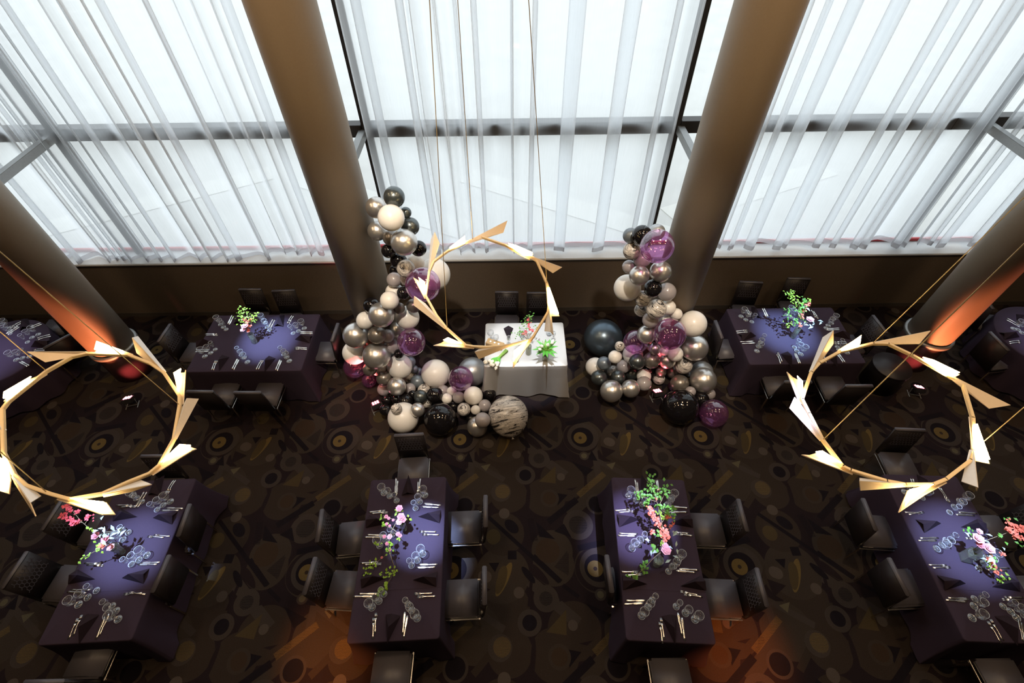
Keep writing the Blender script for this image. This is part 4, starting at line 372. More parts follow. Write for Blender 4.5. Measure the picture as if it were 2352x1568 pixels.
# columns
COLX = ((-6.53, 5.36, 'left outer'), (-2.09, 5.36, 'left inner'), (2.44, 5.36, 'right inner'), (6.83, 5.36, 'right outer'))
for i, (x, y, nm) in enumerate(COLX):
    bm = BM(); lathe(bm, [(.322, .60), (.322, ZC)], 64, (x, y, 0), True, True); c = obj('column', bm, M['column'], None, True)
    tag(c, 'tall round taupe column, the %s one of four in front of the window' % nm, 'column', 'round columns before the window', 'structure')
    bm = BM(); lathe(bm, [(.318, 0), (.318, .60)], 48, (x, y, 0), True, False); obj('plinth', bm, M['plinth'], c, True)
    bm = BM(); lathe(bm, [(.322, .655), (.352, .655), (.358, .645), (.358, .60), (.318, .60)], 64, (x, y, 0)); obj('collar_ring', bm, M['steel'], c, True)
    xm = MX[i+1]
    bm = BM(); box(bm, x-.05, x+.05, y+.3, 6.90, 3.30, 3.41, .005); st_ = obj('strut', bm, M['steel'], c)
# curtains
def curtain(name, x0, x1, seed, label, gather=(0, 0), yc=6.76, z0=1.35):
    rnd = random.Random(seed); W_ = x1-x0
    fold = []; x = 0
    while x < W_-.1:
        u = x/W_
        wd = rnd.choice((.20, .28, .36, .50))*rnd.uniform(.85, 1.15)
        if u < .18 and gather[0]: wd *= .55
        if u > .82 and gather[1]: wd *= .55
        fold.append(wd); x += wd
    sc = W_/sum(fold); fold = [f*sc for f in fold]
    prof = []; x = x0
    for wd in fold:
        ov = rnd.choice((.12, .22, .3, .4))*rnd.uniform(.85, 1.1); am = rnd.uniform(.06, .105)*min(1.1, wd/.28); asy = rnd.uniform(-.5, .5)*ov; ph = rnd.uniform(-.06, .06); lean = rnd.uniform(-.012, .012)
        n = 20
        for k in range(n):
            t = k/n
            prof.append((x+wd*(t-ov*math.sin(2*PI*t)+asy*.5*(1-math.cos(2*PI*t))-.18*ov*math.sin(4*PI*t)), yc-am*math.cos(2*PI*t)+.012*math.sin(6*PI*t+ph*40), lean))
        x += wd
    prof.append((x1, yc, 0))
    zs = [z0+.085, z0+.35, 1.9, 2.5, 3.0, 3.3, 3.6, 4.3, 5.2, 6.5, 8.0, 8.98]
    bm = BM(); rows = []
    drop = [.02*math.sin(i*.11+seed)+.012*math.sin(i*.37) for i in range(len(prof))]
    for j, z in enumerate(zs):
        k = (z-z0)/(9-z0)
        rows.append([bm.verts.new((p[0]+p[2]*math.sin(z*1.1+p[2]*300)+(1-k)*0, p[1], z+(drop[i] if j == 0 else 0))) for i, p in enumerate(prof)])
    for j in range(len(zs)-1):
        for i in range(len(prof)-1):
            bm.faces.new((rows[j][i], rows[j][i+1], rows[j+1][i+1], rows[j+1][i]))
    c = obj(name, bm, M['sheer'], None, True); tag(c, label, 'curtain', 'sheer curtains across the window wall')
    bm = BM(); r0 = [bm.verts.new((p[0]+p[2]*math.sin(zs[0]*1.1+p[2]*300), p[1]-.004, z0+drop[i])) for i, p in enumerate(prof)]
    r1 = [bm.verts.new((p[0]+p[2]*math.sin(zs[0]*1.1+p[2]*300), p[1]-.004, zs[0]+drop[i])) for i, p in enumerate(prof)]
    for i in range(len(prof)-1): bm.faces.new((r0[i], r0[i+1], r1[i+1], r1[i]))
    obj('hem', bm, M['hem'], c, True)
    return c
curtain('sheer_curtain', -11.0, -6.53, 3, 'white sheer curtain beyond the far left column', (0, 1), 6.74, 1.26)
curtain('sheer_curtain', -6.47, -4.18, 11, 'white sheer curtain right of the left outer column, bunched at its left edge', (1, 0), 6.73, 1.25)
curtain('sheer_curtain', -4.18, -2.28, 5, 'white sheer curtain behind the left inner column, on its left', (0, 0), 6.77, 1.33)
curtain('sheer_curtain', -1.97, .04, 8, 'white sheer curtain in the middle bay, its left half', (0, 0), 6.765, 1.345)
curtain('sheer_curtain', .05, 2.29, 21, 'white sheer curtain in the middle bay, its right half', (0, 0), 6.765, 1.345)
curtain('sheer_curtain', 2.72, 4.58, 14, 'white sheer curtain just to the right of the right inner column', (0, 0), 6.765)
curtain('sheer_curtain', 4.585, 6.72, 17, 'white sheer curtain left of the right outer strut, bunched at its right edge', (0, 1), 6.765)
curtain('sheer_curtain', 6.93, 11.0, 19, 'white sheer curtain beyond the far right column', (0, 0), 6.765)
# ================================================================ tables
TZ = .752
TNAME = {'T1': 'far left front table', 'T2': 'inner left front table', 'T3': 'inner right front table', 'T4': 'far right front table',
         'TB': 'left window table', 'TR': 'right window table', 'W': 'silver sequin table', 'RL': 'left round table', 'RR': 'right round table'}
TPOS = {  # centre x, y, size x, size y, turn in degrees
    'T1': (-4.545, 1.99, .97, 1.82, 2.2), 'T2': (-1.315, 1.968, .965, 1.82, 2.2), 'T3': (1.658, 1.923, .925, 1.82, -3.2), 'T4': (5.14, 1.90, .93, 1.86, -2.6),
    'TB': (-4.105, 5.265, 1.765, 1.21, 0), 'TR': (4.51, 5.265, 1.78, 1.21, 0), 'W': (.208, 5.145, 1.283, .92, 0)}
def cloth_mesh(sx, sy, seed, ripple=.012, flare=.035, hem=.03, corner=.09, n=26):
    """flat top with rounded edge and a skirt that hangs to the floor and swings out at the corners"""
    rnd = random.Random(seed); hx, hy = sx/2, sy/2; rc = .035
    pts = []   # perimeter
    def side(p, q, k):
        for i in range(k): t = i/k; pts.append((p[0]+(q[0]-p[0])*t, p[1]+(q[1]-p[1])*t))
    cor = [(hx, hy), (-hx, hy), (-hx, -hy), (hx, -hy)]
    for i in range(4):
        cx, cy = cor[i]; sgx, sgy = (1 if cx > 0 else -1), (1 if cy > 0 else -1); a0 = {(1, 1): 0, (-1, 1): 90, (-1, -1): 180, (1, -1): 270}[(sgx, sgy)]
        for k in range(6):
            a = math.radians(a0+k*18); pts.append((cx-sgx*rc+rc*math.cos(a), cy-sgy*rc+rc*math.sin(a)))
        nx = cor[(i+1) % 4]; nsx, nsy = (1 if nx[0] > 0 else -1), (1 if nx[1] > 0 else -1)
        p = pts[-1]; q = (nx[0]-nsx*rc+(rc*nsx if abs(nx[0]-cx) < 1e-6 else 0), nx[1]-nsy*rc+(rc*nsy if abs(nx[1]-cy) < 1e-6 else 0))
        k = n if math.hypot(q[0]-p[0], q[1]-p[1]) > 1.4 else n*2//3
        for j in range(1, k): t = j/k; pts.append((p[0]+(q[0]-p[0])*t, p[1]+(q[1]-p[1])*t))
    m = len(pts); ph = [rnd.uniform(0, 6.28) for _ in range(3)]
    bm = BM(); rings = []
    for j, (dz, inset) in enumerate(((0, .012), (-.004, .003), (-.014, 0), (-.1, 0), (-.25, 0), (-.42, 0), (-.58, 0), (-(TZ-hem), 0))):
        ring = []; u = min(1, max(0, -dz/(TZ-hem)))
        for i, (x, y) in enumerate(pts):
            l = math.hypot(x, y); nx = 0 if abs(x) < hx-rc-1e-4 else (1 if x > 0 else -1); ny = 0 if abs(y) < hy-rc-1e-4 else (1 if y > 0 else -1)
            if nx and ny: c = .7071; nx *= c; ny *= c; out = corner*u*u
            else:
                e = min(hx-abs(x), hy-abs(y)) if False else (min(hx-abs(x), 9) if ny else min(hy-abs(y), 9))
                out = corner*u*u*math.exp(-(e/.13)**2)
            wv = ripple*u*(math.sin(i*.62+ph[0])+.7*math.sin(i*1.13+ph[1]))
            o = flare*u+wv+out
            ring.append(bm.verts.new((x+nx*o-nx*inset, y+ny*o-ny*inset, TZ+dz+(.008*u*math.sin(i*.5+ph[2]) if u > .9 else 0))))
        rings.append(ring)
    for a, b in zip(rings, rings[1:]):
        for i in range(m): bm.faces.new((a[i], b[i], b[(i+1) % m], a[(i+1) % m]))
    # top as a grid of strips: fan from centre rings
    prev = rings[0]
    for s in (.66, .33):
        r = [bm.verts.new((x*s, y*s, TZ+.0008*math.sin(x*9+y*7))) for x, y in pts]
        for i in range(m): bm.faces.new((r[i], prev[i], prev[(i+1) % m], r[(i+1) % m]))
        prev = r
    c = bm.verts.new((0, 0, TZ))
    for i in range(m): bm.faces.new((c, prev[i], prev[(i+1) % m]))
    return bm
for i, t in enumerate(('T1', 'T2', 'T3', 'T4', 'TB', 'TR', 'W')):
    x, y, sx, sy, a = TPOS[t]; nm = TNAME[t]; silver = t == 'W'
    r = empty('banquet_table', (x, y, 0), math.radians(a))
    where = {'T1': 'leftmost table of the front row', 'T2': 'front row table below the left balloon garland', 'T3': 'front row table below the right balloon garland', 'T4': 'rightmost table of the front row',
             'TB': 'table at the low wall between the two left columns', 'TR': 'table at the low wall between the two right columns', 'W': 'small table between the two balloon columns'}[t]
    tag(r, 'table under the draped cloth, '+where, 'table', 'rectangular tables')
    bm = BM(); box(bm, -sx/2+.02, sx/2-.02, -sy/2+.02, sy/2-.02, .715, .742, .006); obj('tabletop', bm, M['table_wood'], r)
    for ax in (-1, 1):
        for ay in (-1, 1):
            bm = BM(); tube(bm, [(ax*(sx/2-.12), ay*(sy/2-.12), 0), (ax*(sx/2-.14), ay*(sy/2-.14), .716)], .016, 8); obj('leg', bm, M['steel'], r)
    bm = cloth_mesh(sx, sy, 40+i, .016 if silver else .012, (.03), .035, .08 if silver else .09, 30)
    c = obj('tablecloth', bm, M['sequin'] if silver else M['cloth'], None, True); c.location = (x, y, 0); c.rotation_euler.z = math.radians(a)
    tag(c, ('glittering silver sequin tablecloth draped over the ' if silver else 'dark purple floor-length tablecloth on the ')+('small table between the balloon columns' if silver else TNAME[t]), 'tablecloth', 'draped tablecloths')
    if t in ('T1', 'T2', 'T3', 'T4'):   # overlap of the second cloth near the front end
        bm = BM(); yy = -sy/2+.50
        box(bm, -sx/2+.006, sx/2-.006, yy-.004, yy, TZ-.002, TZ+.0025); obj('overlap_edge', bm, M['cloth'], c)
for t, (x, y) in (('RL', (-8.17, 5.12)), ('RR', (8.50, 5.12))):
    r = empty('round_table', (x, y, 0)); side = 'left' if t == 'RL' else 'right'
    tag(r, 'round pedestal table at the %s edge of the picture behind the outer column' % side, 'table', 'round tables')
    bm = BM(); lathe(bm, [(.68, .715), (.69, .73), (.68, .742)], 48, cap0=True, cap1=True); obj('tabletop', bm, M['table_wood'], r)
    bm = BM(); lathe(bm, [(.28, 0), (.28, .02), (.05, .05), (.04, .715)], 24, cap0=True, cap1=True); obj('pedestal', bm, M['steel'], r)
    bm = BM(); n = 72; rings = []
    for dz, rr, am in ((0, .70, 0), (-.006, .712, 0), (-.02, .716, 0), (-.15, .722, .008), (-.35, .735, .02), (-(TZ-.04), .76, .035)):
        rings.append([bm.verts.new(((rr+am*math.sin(k*PI/3))*math.cos(2*PI*k/n), (rr+am*math.sin(k*PI/3))*math.sin(2*PI*k/n), TZ+dz)) for k in range(n)])
    for a, b in zip(rings, rings[1:]):
        for k in range(n): bm.faces.new((a[k], b[k], b[(k+1) % n], a[(k+1) % n]))
    bm.faces.new(rings[0])
    c = obj('round_tablecloth', bm, M['cloth'], None, True); c.location = (x, y, 0)
    tag(c, 'dark purple tablecloth on the round table at the %s edge' % side, 'tablecloth', 'draped tablecloths')

# ================================================================ chairs
def chair_proto():
    r = empty('dining_chair', (0, 0, 0))
    bm = BM(); vs = box(bm, -.20, .20, -.19, .25, .385, .47, .022)
    for v in bm.verts:
        if v.co.z > .455: v.co.z += .014*max(0, 1-(v.co.x/.2)**2)*max(0, 1-((v.co.y-.03)/.22)**2)
    obj('seat', bm, M['leather'], r, True)
    Mb = Matrix.Translation((0, -.19, .40)) @ Matrix.Rotation(math.radians(6), 4, 'X')
    bm = BM(); box(bm, -.20, .20, -.055, -.004, -.02, .515, .014, Mb); bk = obj('backrest', bm, M['leather_back'], r, True)
    bm = BM(); box(bm, -.198, .198, -.056, -.003, .508, .528, .008, Mb); obj('top_rail', bm, M['leather'], bk, True)
    # open honeycomb panel on the front of the backrest
    bm = BM(); nx, nz = 8, 5; x0, x1, z0, z1 = -.16, .16, .22, .47; dx = (x1-x0)/nx; dz = (z1-z0)/nz; h = .006
    def strip(a, b):
        d = Vector((b[0]-a[0], 0, b[1]-a[1])).normalized(); nn = Vector((-d.z, 0, d.x))*.0042
        q = []
        for y in (-.005, -.004+h):
            for s, p in ((1, a), (-1, a), (-1, b), (1, b)): q.append(bm.verts.new(Mb @ Vector((p[0]+nn.x*s, y, p[1]+nn.z*s))))
        bm.faces.new((q[4], q[5], q[6], q[7])); bm.faces.new((q[0], q[1], q[5], q[4])); bm.faces.new((q[2], q[3], q[7], q[6]))
    for j in range(nz):
        for i in range(nx):
            o = dx/2 if j % 2 else 0; xa = x0+i*dx+o; zb = z0+j*dz
            if xa+dx <= x1+1e-6:
                strip((xa, zb), (xa+dx/2, zb+dz*.33)); strip((xa+dx/2, zb+dz*.33), (xa+dx, zb)); strip((xa+dx/2, zb+dz*.33), (xa+dx/2, zb+dz))
    obj('lattice', bm, M['leather'], bk)
    for sx in (-1, 1):
        bm = BM(); x = sx*.208
        box(bm, x-.008, x+.008, -.20, .25, .362, .384, .004); obj('side_rail', bm, M['chrome'], r)
        for y in (-.185, .235):
            bm = BM(); box(bm, x-.009, x+.009, y-.011, y+.011, 0, .366, .003); obj('leg', bm, M['chrome'], r)
    return r
CH0 = chair_proto(); used_chair = False
side_text = {'T': {'window end': 'at the window end of the', 'near end': 'at the near end of the', 'upper left': 'on the left side of the', 'lower left': 'on the left side of the', 'upper right': 'on the right side of the', 'lower right': 'on the right side of the'}}
for t, lst in CHAIRS.items():
    for name, x, y, ang in lst:
        rz = math.radians(ang)
        if not used_chair: o = CH0; o.location = (x, y, 0); o.rotation_euler.z = rz; used_chair = True
        else: o = copy_tree(CH0, (x, y, 0), rz)
        if t == 'W': lab = 'dark leather chair by the low wall behind the silver table, %s of two' % name
        elif t in ('RL', 'RR'): lab = 'dark leather chair at the %s of the %s' % (name, TNAME[t])
        elif t in ('TB', 'TR'): lab = 'dark leather chair at the %s of the %s' % ({'window side outer': 'window side, left place' , 'window side inner': 'window side, right place', 'room side outer': 'room side, left place', 'room side inner': 'room side, right place'}.get(name, name), TNAME[t])
        else:
            far = 'farther' if 'upper' in name else 'nearer'
            lab = 'dark leather chair %s %s%s' % (side_text['T'][name], TNAME[t], (', the %s one' % far) if ('left' in name or 'right' in name) else '')
        tag(o, lab, 'chair', 'dark leather dining chairs')

# ================================================================ glasses, cutlery, napkins
def glass_proto(name, rb, rm, h, foot):
    r = empty(name, (0, 0, 0)); hs = h*.42
    bm = BM(); prof = [(.006, hs)]
    for k in range(1, 9):
        t = k/8; prof.append((rb*math.sin(min(1, t*1.55)*PI/2)*(1 if t < .65 else 1-(1-rm/rb)*((t-.65)/.35)), hs+(h-hs)*t**1.15))
    lathe(bm, prof, 20, cap0=True); obj('bowl', bm, M['glass'], r, True)
    bm = BM(); lathe(bm, [(.0045, .006), (.0035, hs*.5), (.0055, hs)], 10); obj('stem', bm, M['glass'], r, True)
    bm = BM(); lathe(bm, [(foot, 0), (foot, .0025), (foot*.45, .006), (.004, .011)], 20, cap0=True); obj('foot', bm, M['glass'], r, True)
    rt = prof[-1][0]
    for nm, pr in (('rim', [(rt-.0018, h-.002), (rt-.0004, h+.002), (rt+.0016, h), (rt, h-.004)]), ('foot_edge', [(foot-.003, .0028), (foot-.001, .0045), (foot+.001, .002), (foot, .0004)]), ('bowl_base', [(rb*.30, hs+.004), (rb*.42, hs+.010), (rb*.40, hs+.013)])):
        bm = BM(); lathe(bm, pr, 20); obj(nm, bm, M['rim_glint'], r, True)
    return r
M['rim_glint'] = veil(thin_glass('glass_rim_painted_glint', (.9, .93, .95), .9, .6), (.85, .9, .95), .45)  # white diffuse mix paints the bright glints onto rims and foot edges
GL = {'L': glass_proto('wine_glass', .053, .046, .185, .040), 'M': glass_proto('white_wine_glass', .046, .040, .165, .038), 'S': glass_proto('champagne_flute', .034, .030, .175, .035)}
GLN = {'L': 'large wine glass', 'M': 'medium wine glass', 'S': 'slim flute glass'}
def cut_mesh(kind):
    bm = BM(); L = .22 if kind == 'knife' else .2
    prof = {'knife': [(0, .0065, .004), (.03, .0075, .006), (.09, .0055, .005), (.105, .005, .004), (.112, .009, .0025), (.15, .0105, .0018), (.19, .0095, .0015), (.218, .004, .0012)],
            'fork': [(0, .0075, .004), (.03, .0065, .005), (.09, .004, .004), (.12, .0045, .0035), (.135, .0105, .003), (.15, .0125, .0025)]}[kind]
    rings = []
    for y, hw, th in prof:
        z = .004+(.006 if kind == 'fork' and .08 < y < .14 else 0)+(.001 if kind == 'knife' else 0)
        rings.append([bm.verts.new((sx*hw*1.25, y, z+sz*th/2)) for sx, sz in ((-1, -.6), (-.5, -1), (.5, -1), (1, -.6), (1, .6), (.5, 1), (-.5, 1), (-1, .6))])
    for a, b in zip(rings, rings[1:]):
        for k in range(8): bm.faces.new((a[k], a[(k+1) % 8], b[(k+1) % 8], b[k]))
    bm.faces.new(rings[0][::-1]); bm.faces.new(rings[-1])
    if kind == 'fork':
        for i in range(4):
            x = -.0105+i*.007
            box(bm, x-.0018, x+.0018, .148, .2, .0035, .006)
    return bm
KN = {}
for kind in ('knife', 'fork'):
    o = obj(kind, cut_mesh(kind), M['cutlery'], None, True); KN[kind] = o
def napkin_mesh():
    """starched napkin folded into a standing pleated tent, point towards the middle of the table"""
    bm = BM()
    for k, (s, dz) in enumerate(((1, 0), (.80, -.012), (.58, -.024))):
        A = Vector((0, .015*s, .118*s+dz*.2)); F = Vector((0, .15*s, .004)); L1 = Vector((-.080*s-.006*k, -.115, .003)); R1 = Vector((.080*s+.006*k, -.115, .003)); T = Vector((0, -.115+.012*k, .062*s+.008))
        th = .004
        vs = [bm.verts.new(p) for p in (A, F, L1, R1, T)]
        bm.faces.new((vs[0], vs[2], vs[1])); bm.faces.new((vs[0], vs[1], vs[3])); bm.faces.new((vs[0], vs[4], vs[2])); bm.faces.new((vs[0], vs[3], vs[4]))
        b = [bm.verts.new(p+Vector((0, -.006, -.004))) for p in (A, F, L1, R1, T)]
        b[1].co.z = .001; b[2].co.z = .001; b[3].co.z = .001
        bm.faces.new((b[0], b[1], b[2])); bm.faces.new((b[0], b[3], b[1])); bm.faces.new((b[0], b[2], b[4])); bm.faces.new((b[0], b[4], b[3]))
        bm.faces.new((vs[2], b[2], b[1], vs[1])); bm.faces.new((vs[1], b[1], b[3], vs[3])); bm.faces.new((vs[2], vs[4], b[4], b[2])); bm.faces.new((vs[4], vs[3], b[3], b[4]))
    return bm
NAP = obj('folded_napkin', napkin_mesh(), M['napkin'], None, False)
first = {'L': True, 'M': True, 'S': True, 'knife': True, 'fork': True, 'napkin': True}
def place(kind, proto, loc, rz):
    if first[kind]: first[kind] = False; proto.location = loc; proto.rotation_euler = (0, 0, rz); return proto
    o = copy_tree(proto, loc, rz); return o
SEAT = {'window side outer': 'window side left', 'window side inner': 'window side right', 'room side outer': 'room side left', 'room side inner': 'room side right'}
rs = random.Random(5)
for t, lst in SETTINGS.items():
    for seat, gl, kn, fk, nap in lst:
        sn = '%s place on the %s' % (SEAT.get(seat, seat), TNAME[t])
        for s, x, y in gl:
            o = place(s, GL[s], (x, y, TZ+.001), rs.uniform(0, 6)); tag(o, '%s at the %s' % (GLN[s], sn), 'glass', 'wine glasses on the tables')
        for kind, l in (('knife', kn), ('fork', fk)):
            for i, (x0, y0, x1, y1) in enumerate(l):
                o = place(kind, KN[kind], (x0, y0, TZ+.001), math.atan2(y1-y0, x1-x0)-PI/2)
                tag(o, '%s %s at the %s' % ('outer' if i == 0 else 'inner', kind, sn), kind, 'cutlery on the tables')
        x, y, dx, dy = nap
        o = place('napkin', NAP, (x, y, TZ+.001), math.atan2(dy, dx)-PI/2+rs.uniform(-.12, .12)); tag(o, 'dark folded standing napkin at the %s' % sn, 'napkin', 'folded napkins on the tables')

# ================================================================ flowers
rl = random.Random(9)
def leaf_cluster(bm, c, n, spread, size, ratio=.36):
    for _ in range(n):
        p = Vector(c)+Vector((rl.gauss(0, spread*.5), rl.gauss(0, spread*.5), rl.gauss(0, spread*.35)))
        a = rl.uniform(0, 2*PI); tilt = rl.uniform(-.5, .7); L = size*rl.uniform(.75, 1.25); wd = L*ratio
        R = Matrix.Rotation(a, 3, 'Z') @ Matrix.Rotation(tilt, 3, 'X')
        P_ = [R @ Vector(q)+p for q in ((0, 0, 0), (-wd, L*.45, .12*L), (0, L*.5, 0), (wd, L*.45, .12*L), (0, L, -.1*L))]
        v = [bm.verts.new(q) for q in P_]; bm.faces.new((v[0], v[2], v[1])); bm.faces.new((v[0], v[3], v[2])); bm.faces.new((v[1], v[2], v[4])); bm.faces.new((v[2], v[3], v[4]))
def flower(bm, c, r, kind):
    c = Vector(c)
    if kind == 'rose' or kind == 'pink':
        for ring, (n, rr, up_) in enumerate(((6, r, .1), (5, r*.68, .45), (3, r*.36, .7))):
            for k in range(n):
                a = 2*PI*k/n+ring*.5+rl.uniform(-.1, .1); w_ = rr*.62; d = Vector((math.cos(a), math.sin(a), 0)); s = Vector((-d.y, d.x, 0))
                q = [c+Vector((0, 0, -r*.15)), c+d*rr*.6-s*w_+Vector((0, 0, rr*up_*.5)), c+d*rr+Vector((0, 0, rr*up_)), c+d*rr*.6+s*w_+Vector((0, 0, rr*up_*.5))]
                v = [bm.verts.new(x) for x in q]; bm.faces.new(v)
    else:
        for k in range(5):
            a = 2*PI*k/5+rl.uniform(0, 1); d = Vector((math.cos(a), math.sin(a), rl.uniform(-.2, .6))); s = Vector((-d.y, d.x, 0))
            q = [c, c+d*r*.6-s*r*.4, c+d*r, c+d*r*.6+s*r*.4]; v = [bm.verts.new(x) for x in q]; bm.faces.new(v)
        for _ in range(4):
            p = c+Vector((rl.gauss(0, r*.6), rl.gauss(0, r*.6), rl.gauss(0, r*.5))); s = r*.42
            v = [bm.verts.new(p+Vector(q)*s) for q in ((1, 0, 0), (0, 1, .3), (-1, 0, 0), (0, -1, .3), (0, 0, 1))]
            for a, b in ((0, 1), (1, 2), (2, 3), (3, 0)): bm.faces.new((v[a], v[b], v[4]))
            bm.faces.new((v[3], v[2], v[1], v[0]))
VD = {'T1': 'tapered glass vase on the far left front table', 'T2': 'small glass cylinder vase on the inner left front table', 'T3': 'tapered glass vase on the inner right front table', 'T4': 'squarish glass vase on the far right front table',
      'TB': 'slim glass vase on the left window table', 'TR': 'slim glass vase on the right window table'}
FD = {'T1': 'spray of red blossom, pink flowers and pale leaves on the far left front table', 'T2': 'trailing branches of pale pink blossom and green leaves on the inner left front table',
      'T3': 'long green and coral blossom branch with a rose on the inner right front table', 'T4': 'pale roses with a coral blossom branch on the far right front table',
      'TB': 'yellow green leafy sprig with a pale rose on the left window table', 'TR': 'tall leafy branch with coral berries and a pale rose on the right window table'}
def make_vase(x, y, r, h, shape, label):
    e = empty('glass_vase', (x, y, TZ+.001)); tag(e, label, 'vase', 'glass vases')
    n = 4 if shape == 'square' else 24; k0 = {'tapered': .78, 'cylinder': 1, 'square': 1.15}[shape]; k1 = {'tapered': 1.1, 'cylinder': 1, 'square': 1.15}[shape]
    bm = BM(); lathe(bm, [(r*k0*.96, .0), (r*k0, .006), (r*(k0+k1)/2, h*.5), (r*k1, h-.003), (r*k1*.97, h), (r*k1*.93, h-.004), (r*(k0+k1)/2*.93, h*.5), (r*k0*.92, .016)], n, cap0=True, cap1=True)
    obj('shell', bm, M['vase'], e, shape != 'square')
    bm = BM(); lathe(bm, [(r*k0*.9, .017), (r*(k0+k1)/2*.91, h*.55)], n, cap0=True, cap1=True); obj('water', bm, M['water'], e, False)
    if shape == 'square': e.rotation_euler.z = .5
    return e
for t, f in FLOWERS.items():
    x, y, r, h, shape = f['vase']; make_vase(x, y, r, h, shape, VD[t])
    e = empty('flower_arrangement', (x, y, TZ+.02)); tag(e, FD[t], 'flowers', 'flower arrangements'); o0 = Vector(e.location)
    for i, s in enumerate(f['stems']):
        pts = [Vector(p)-o0 for p in s]
        if i == 0: pts = [Vector((0, 0, .004))]+pts
        bm = BM(); tube(bm, pts, .0045, 6, .0022); obj('stem', bm, M['stem'], e, True)
    for kind in ('y', 'g', 'pale'):
        ls = [l for l in f['leaves'] if l[5] == kind]
        if not ls: continue
        for l in ls:
            bm = BM(); leaf_cluster(bm, (l[0]-o0.x, l[1]-o0.y, l[2]-o0.z), l[3], l[4], {'y': .036, 'g': .044, 'pale': .08}[kind], .2 if kind == 'pale' else .36); obj('foliage', bm, LEAF[kind], e)
    for b in f['blossoms']:
        bm = BM(); flower(bm, (b[0]-o0.x, b[1]-o0.y, b[2]-o0.z), b[3]*(.8 if b[4] == 'pink' else .92), b[4]); obj('blossom', bm, PETAL[b[4]], e)

# ---------------------------------------------------------------- things on the silver table
make_vase(.514, 4.815, .052, .23, 'square', 'tall square glass vase holding green tulips on the silver sequin table')
make_vase(.255, 4.94, .045, .19, 'cylinder', 'glass vase of blossom branch in the middle of the silver table')
make_vase(.06, 4.79, .04, .15, 'cylinder', 'low empty glass vase near the front of the silver table')
def tulips(loc, label, n, splay, lying=None):
    e = empty('tulip_bunch', loc); tag(e, label, 'flowers', 'tulips on the silver table')
    for k in range(n):
        a = 2.4*k; rr = splay*math.sqrt((k+.5)/n)
        if lying:
            u = Vector(lying).normalized(); sdir = Vector((-u.y, u.x, 0)); off = (k % 5-2)*.009; lift = .012+.016*(k//5)
            fan = (k/(n-1)-.5)*.9
            p0 = sdir*off*1.3+Vector((0, 0, lift))-u*.19; p1 = sdir*off*.6+Vector((0, 0, lift+.004)); p2 = u*(.10+.09*rl.random())+sdir*math.sin(fan*1.6)*.14+Vector((0, 0, lift+rl.uniform(0, .05)))
            pts = [p0, p1, p2]
        else:
            pts = [Vector((0, 0, .03)), Vector((.012*math.cos(a), .012*math.sin(a), .2)), Vector((rr*math.cos(a), rr*math.sin(a), .30+rl.uniform(-.04, .03)))]
        bm = BM(); tube(bm, pts, .0045, 6); obj('stem', bm, M['green_stem'], e, True)
        tip = pts[-1]; d = (pts[-1]-pts[-2]).normalized()
        if lying or k % 4 == 0:
            bm = BM(); lathe(bm, [(.002, -.005), (.021, .010), (.027, .030), (.018, .055), (.003, .064)], 10)
            R = d.to_track_quat('Z', 'Y').to_matrix().to_4x4(); bmesh.ops.transform(bm, matrix=Matrix.Translation(tip) @ R, verts=bm.verts); obj('blossom', bm, PETAL['white'], e, True)
        # strap leaves
        bm = BM(); b0 = pts[1]; sd = d.cross(Vector((0, 0, 1))); sd = sd.normalized() if sd.length > .05 else Vector((1, 0, 0))
        out = (tip-b0); L = rl.uniform(.7, 1.2) if not lying else .9; rows = []
        q = rl.uniform(-.5, .5); outd = Vector((math.cos(a+q), math.sin(a+q), 0))*(.10 if not lying else .02)
        for i in range(5):
            s = i/4; c = b0+out*s*L+outd*s*s+Vector((0, 0, -.05*s*s if not lying else .02*s*(1-s))); wd = .026*math.sin(PI*(.12+.85*s))
            rows.append([bm.verts.new(c-sd*wd), bm.verts.new(c+Vector((0, 0, -.004))), bm.verts.new(c+sd*wd)])
        for r0, r1 in zip(rows, rows[1:]):
            bm.faces.new((r0[0], r0[1], r1[1], r1[0])); bm.faces.new((r0[1], r0[2], r1[2], r1[1]))
        obj('leaf', bm, LEAF['tulip'], e, True)
    return e
tulips((.514, 4.815, TZ+.02), 'bunch of leafy green tulips standing in the tall square vase on the silver table', 20, .12)
tulips((-.20, 4.84, TZ+.004), 'tied bunch of white tulips lying on the front left corner of the silver table', 15, 0, (-.62, -.78, 0))
e = empty('blossom_branch', (.255, 4.94, TZ+.02)); tag(e, 'branch of small leaves and red blossom in the middle vase of the silver table', 'flowers', 'flower arrangements')
for pts in ([(0, 0, .02), (-.01, .06, .22), (-.03, .2, .34), (.02, .36, .42)], [(-.01, .06, .22), (-.09, .12, .3), (-.17, .14, .3)], [(0, .1, .25), (.08, .2, .3), (.12, .24, .3)]):
    bm = BM(); tube(bm, pts, .004, 6, .002); obj('stem', bm, M['stem'], e, True)
for c, n in (((-.03, .3, .38), 14), ((.03, .38, .42), 14), ((-.06, .24, .35), 12), ((-.17, .14, .3), 14), ((-.12, .13, .3), 8), ((.12, .24, .3), 10)):
    bm = BM(); leaf_cluster(bm, c, n, .075, .034); obj('foliage', bm, LEAF['g'], e)
for c in ((0, .27, .36), (.01, .22, .33), (-.04, .17, .3), (-.08, .14, .28), (.06, .2, .3), (.0, .33, .39)):
    bm = BM(); flower(bm, c, .03, 'coral'); obj('blossom', bm, PETAL['red'], e)
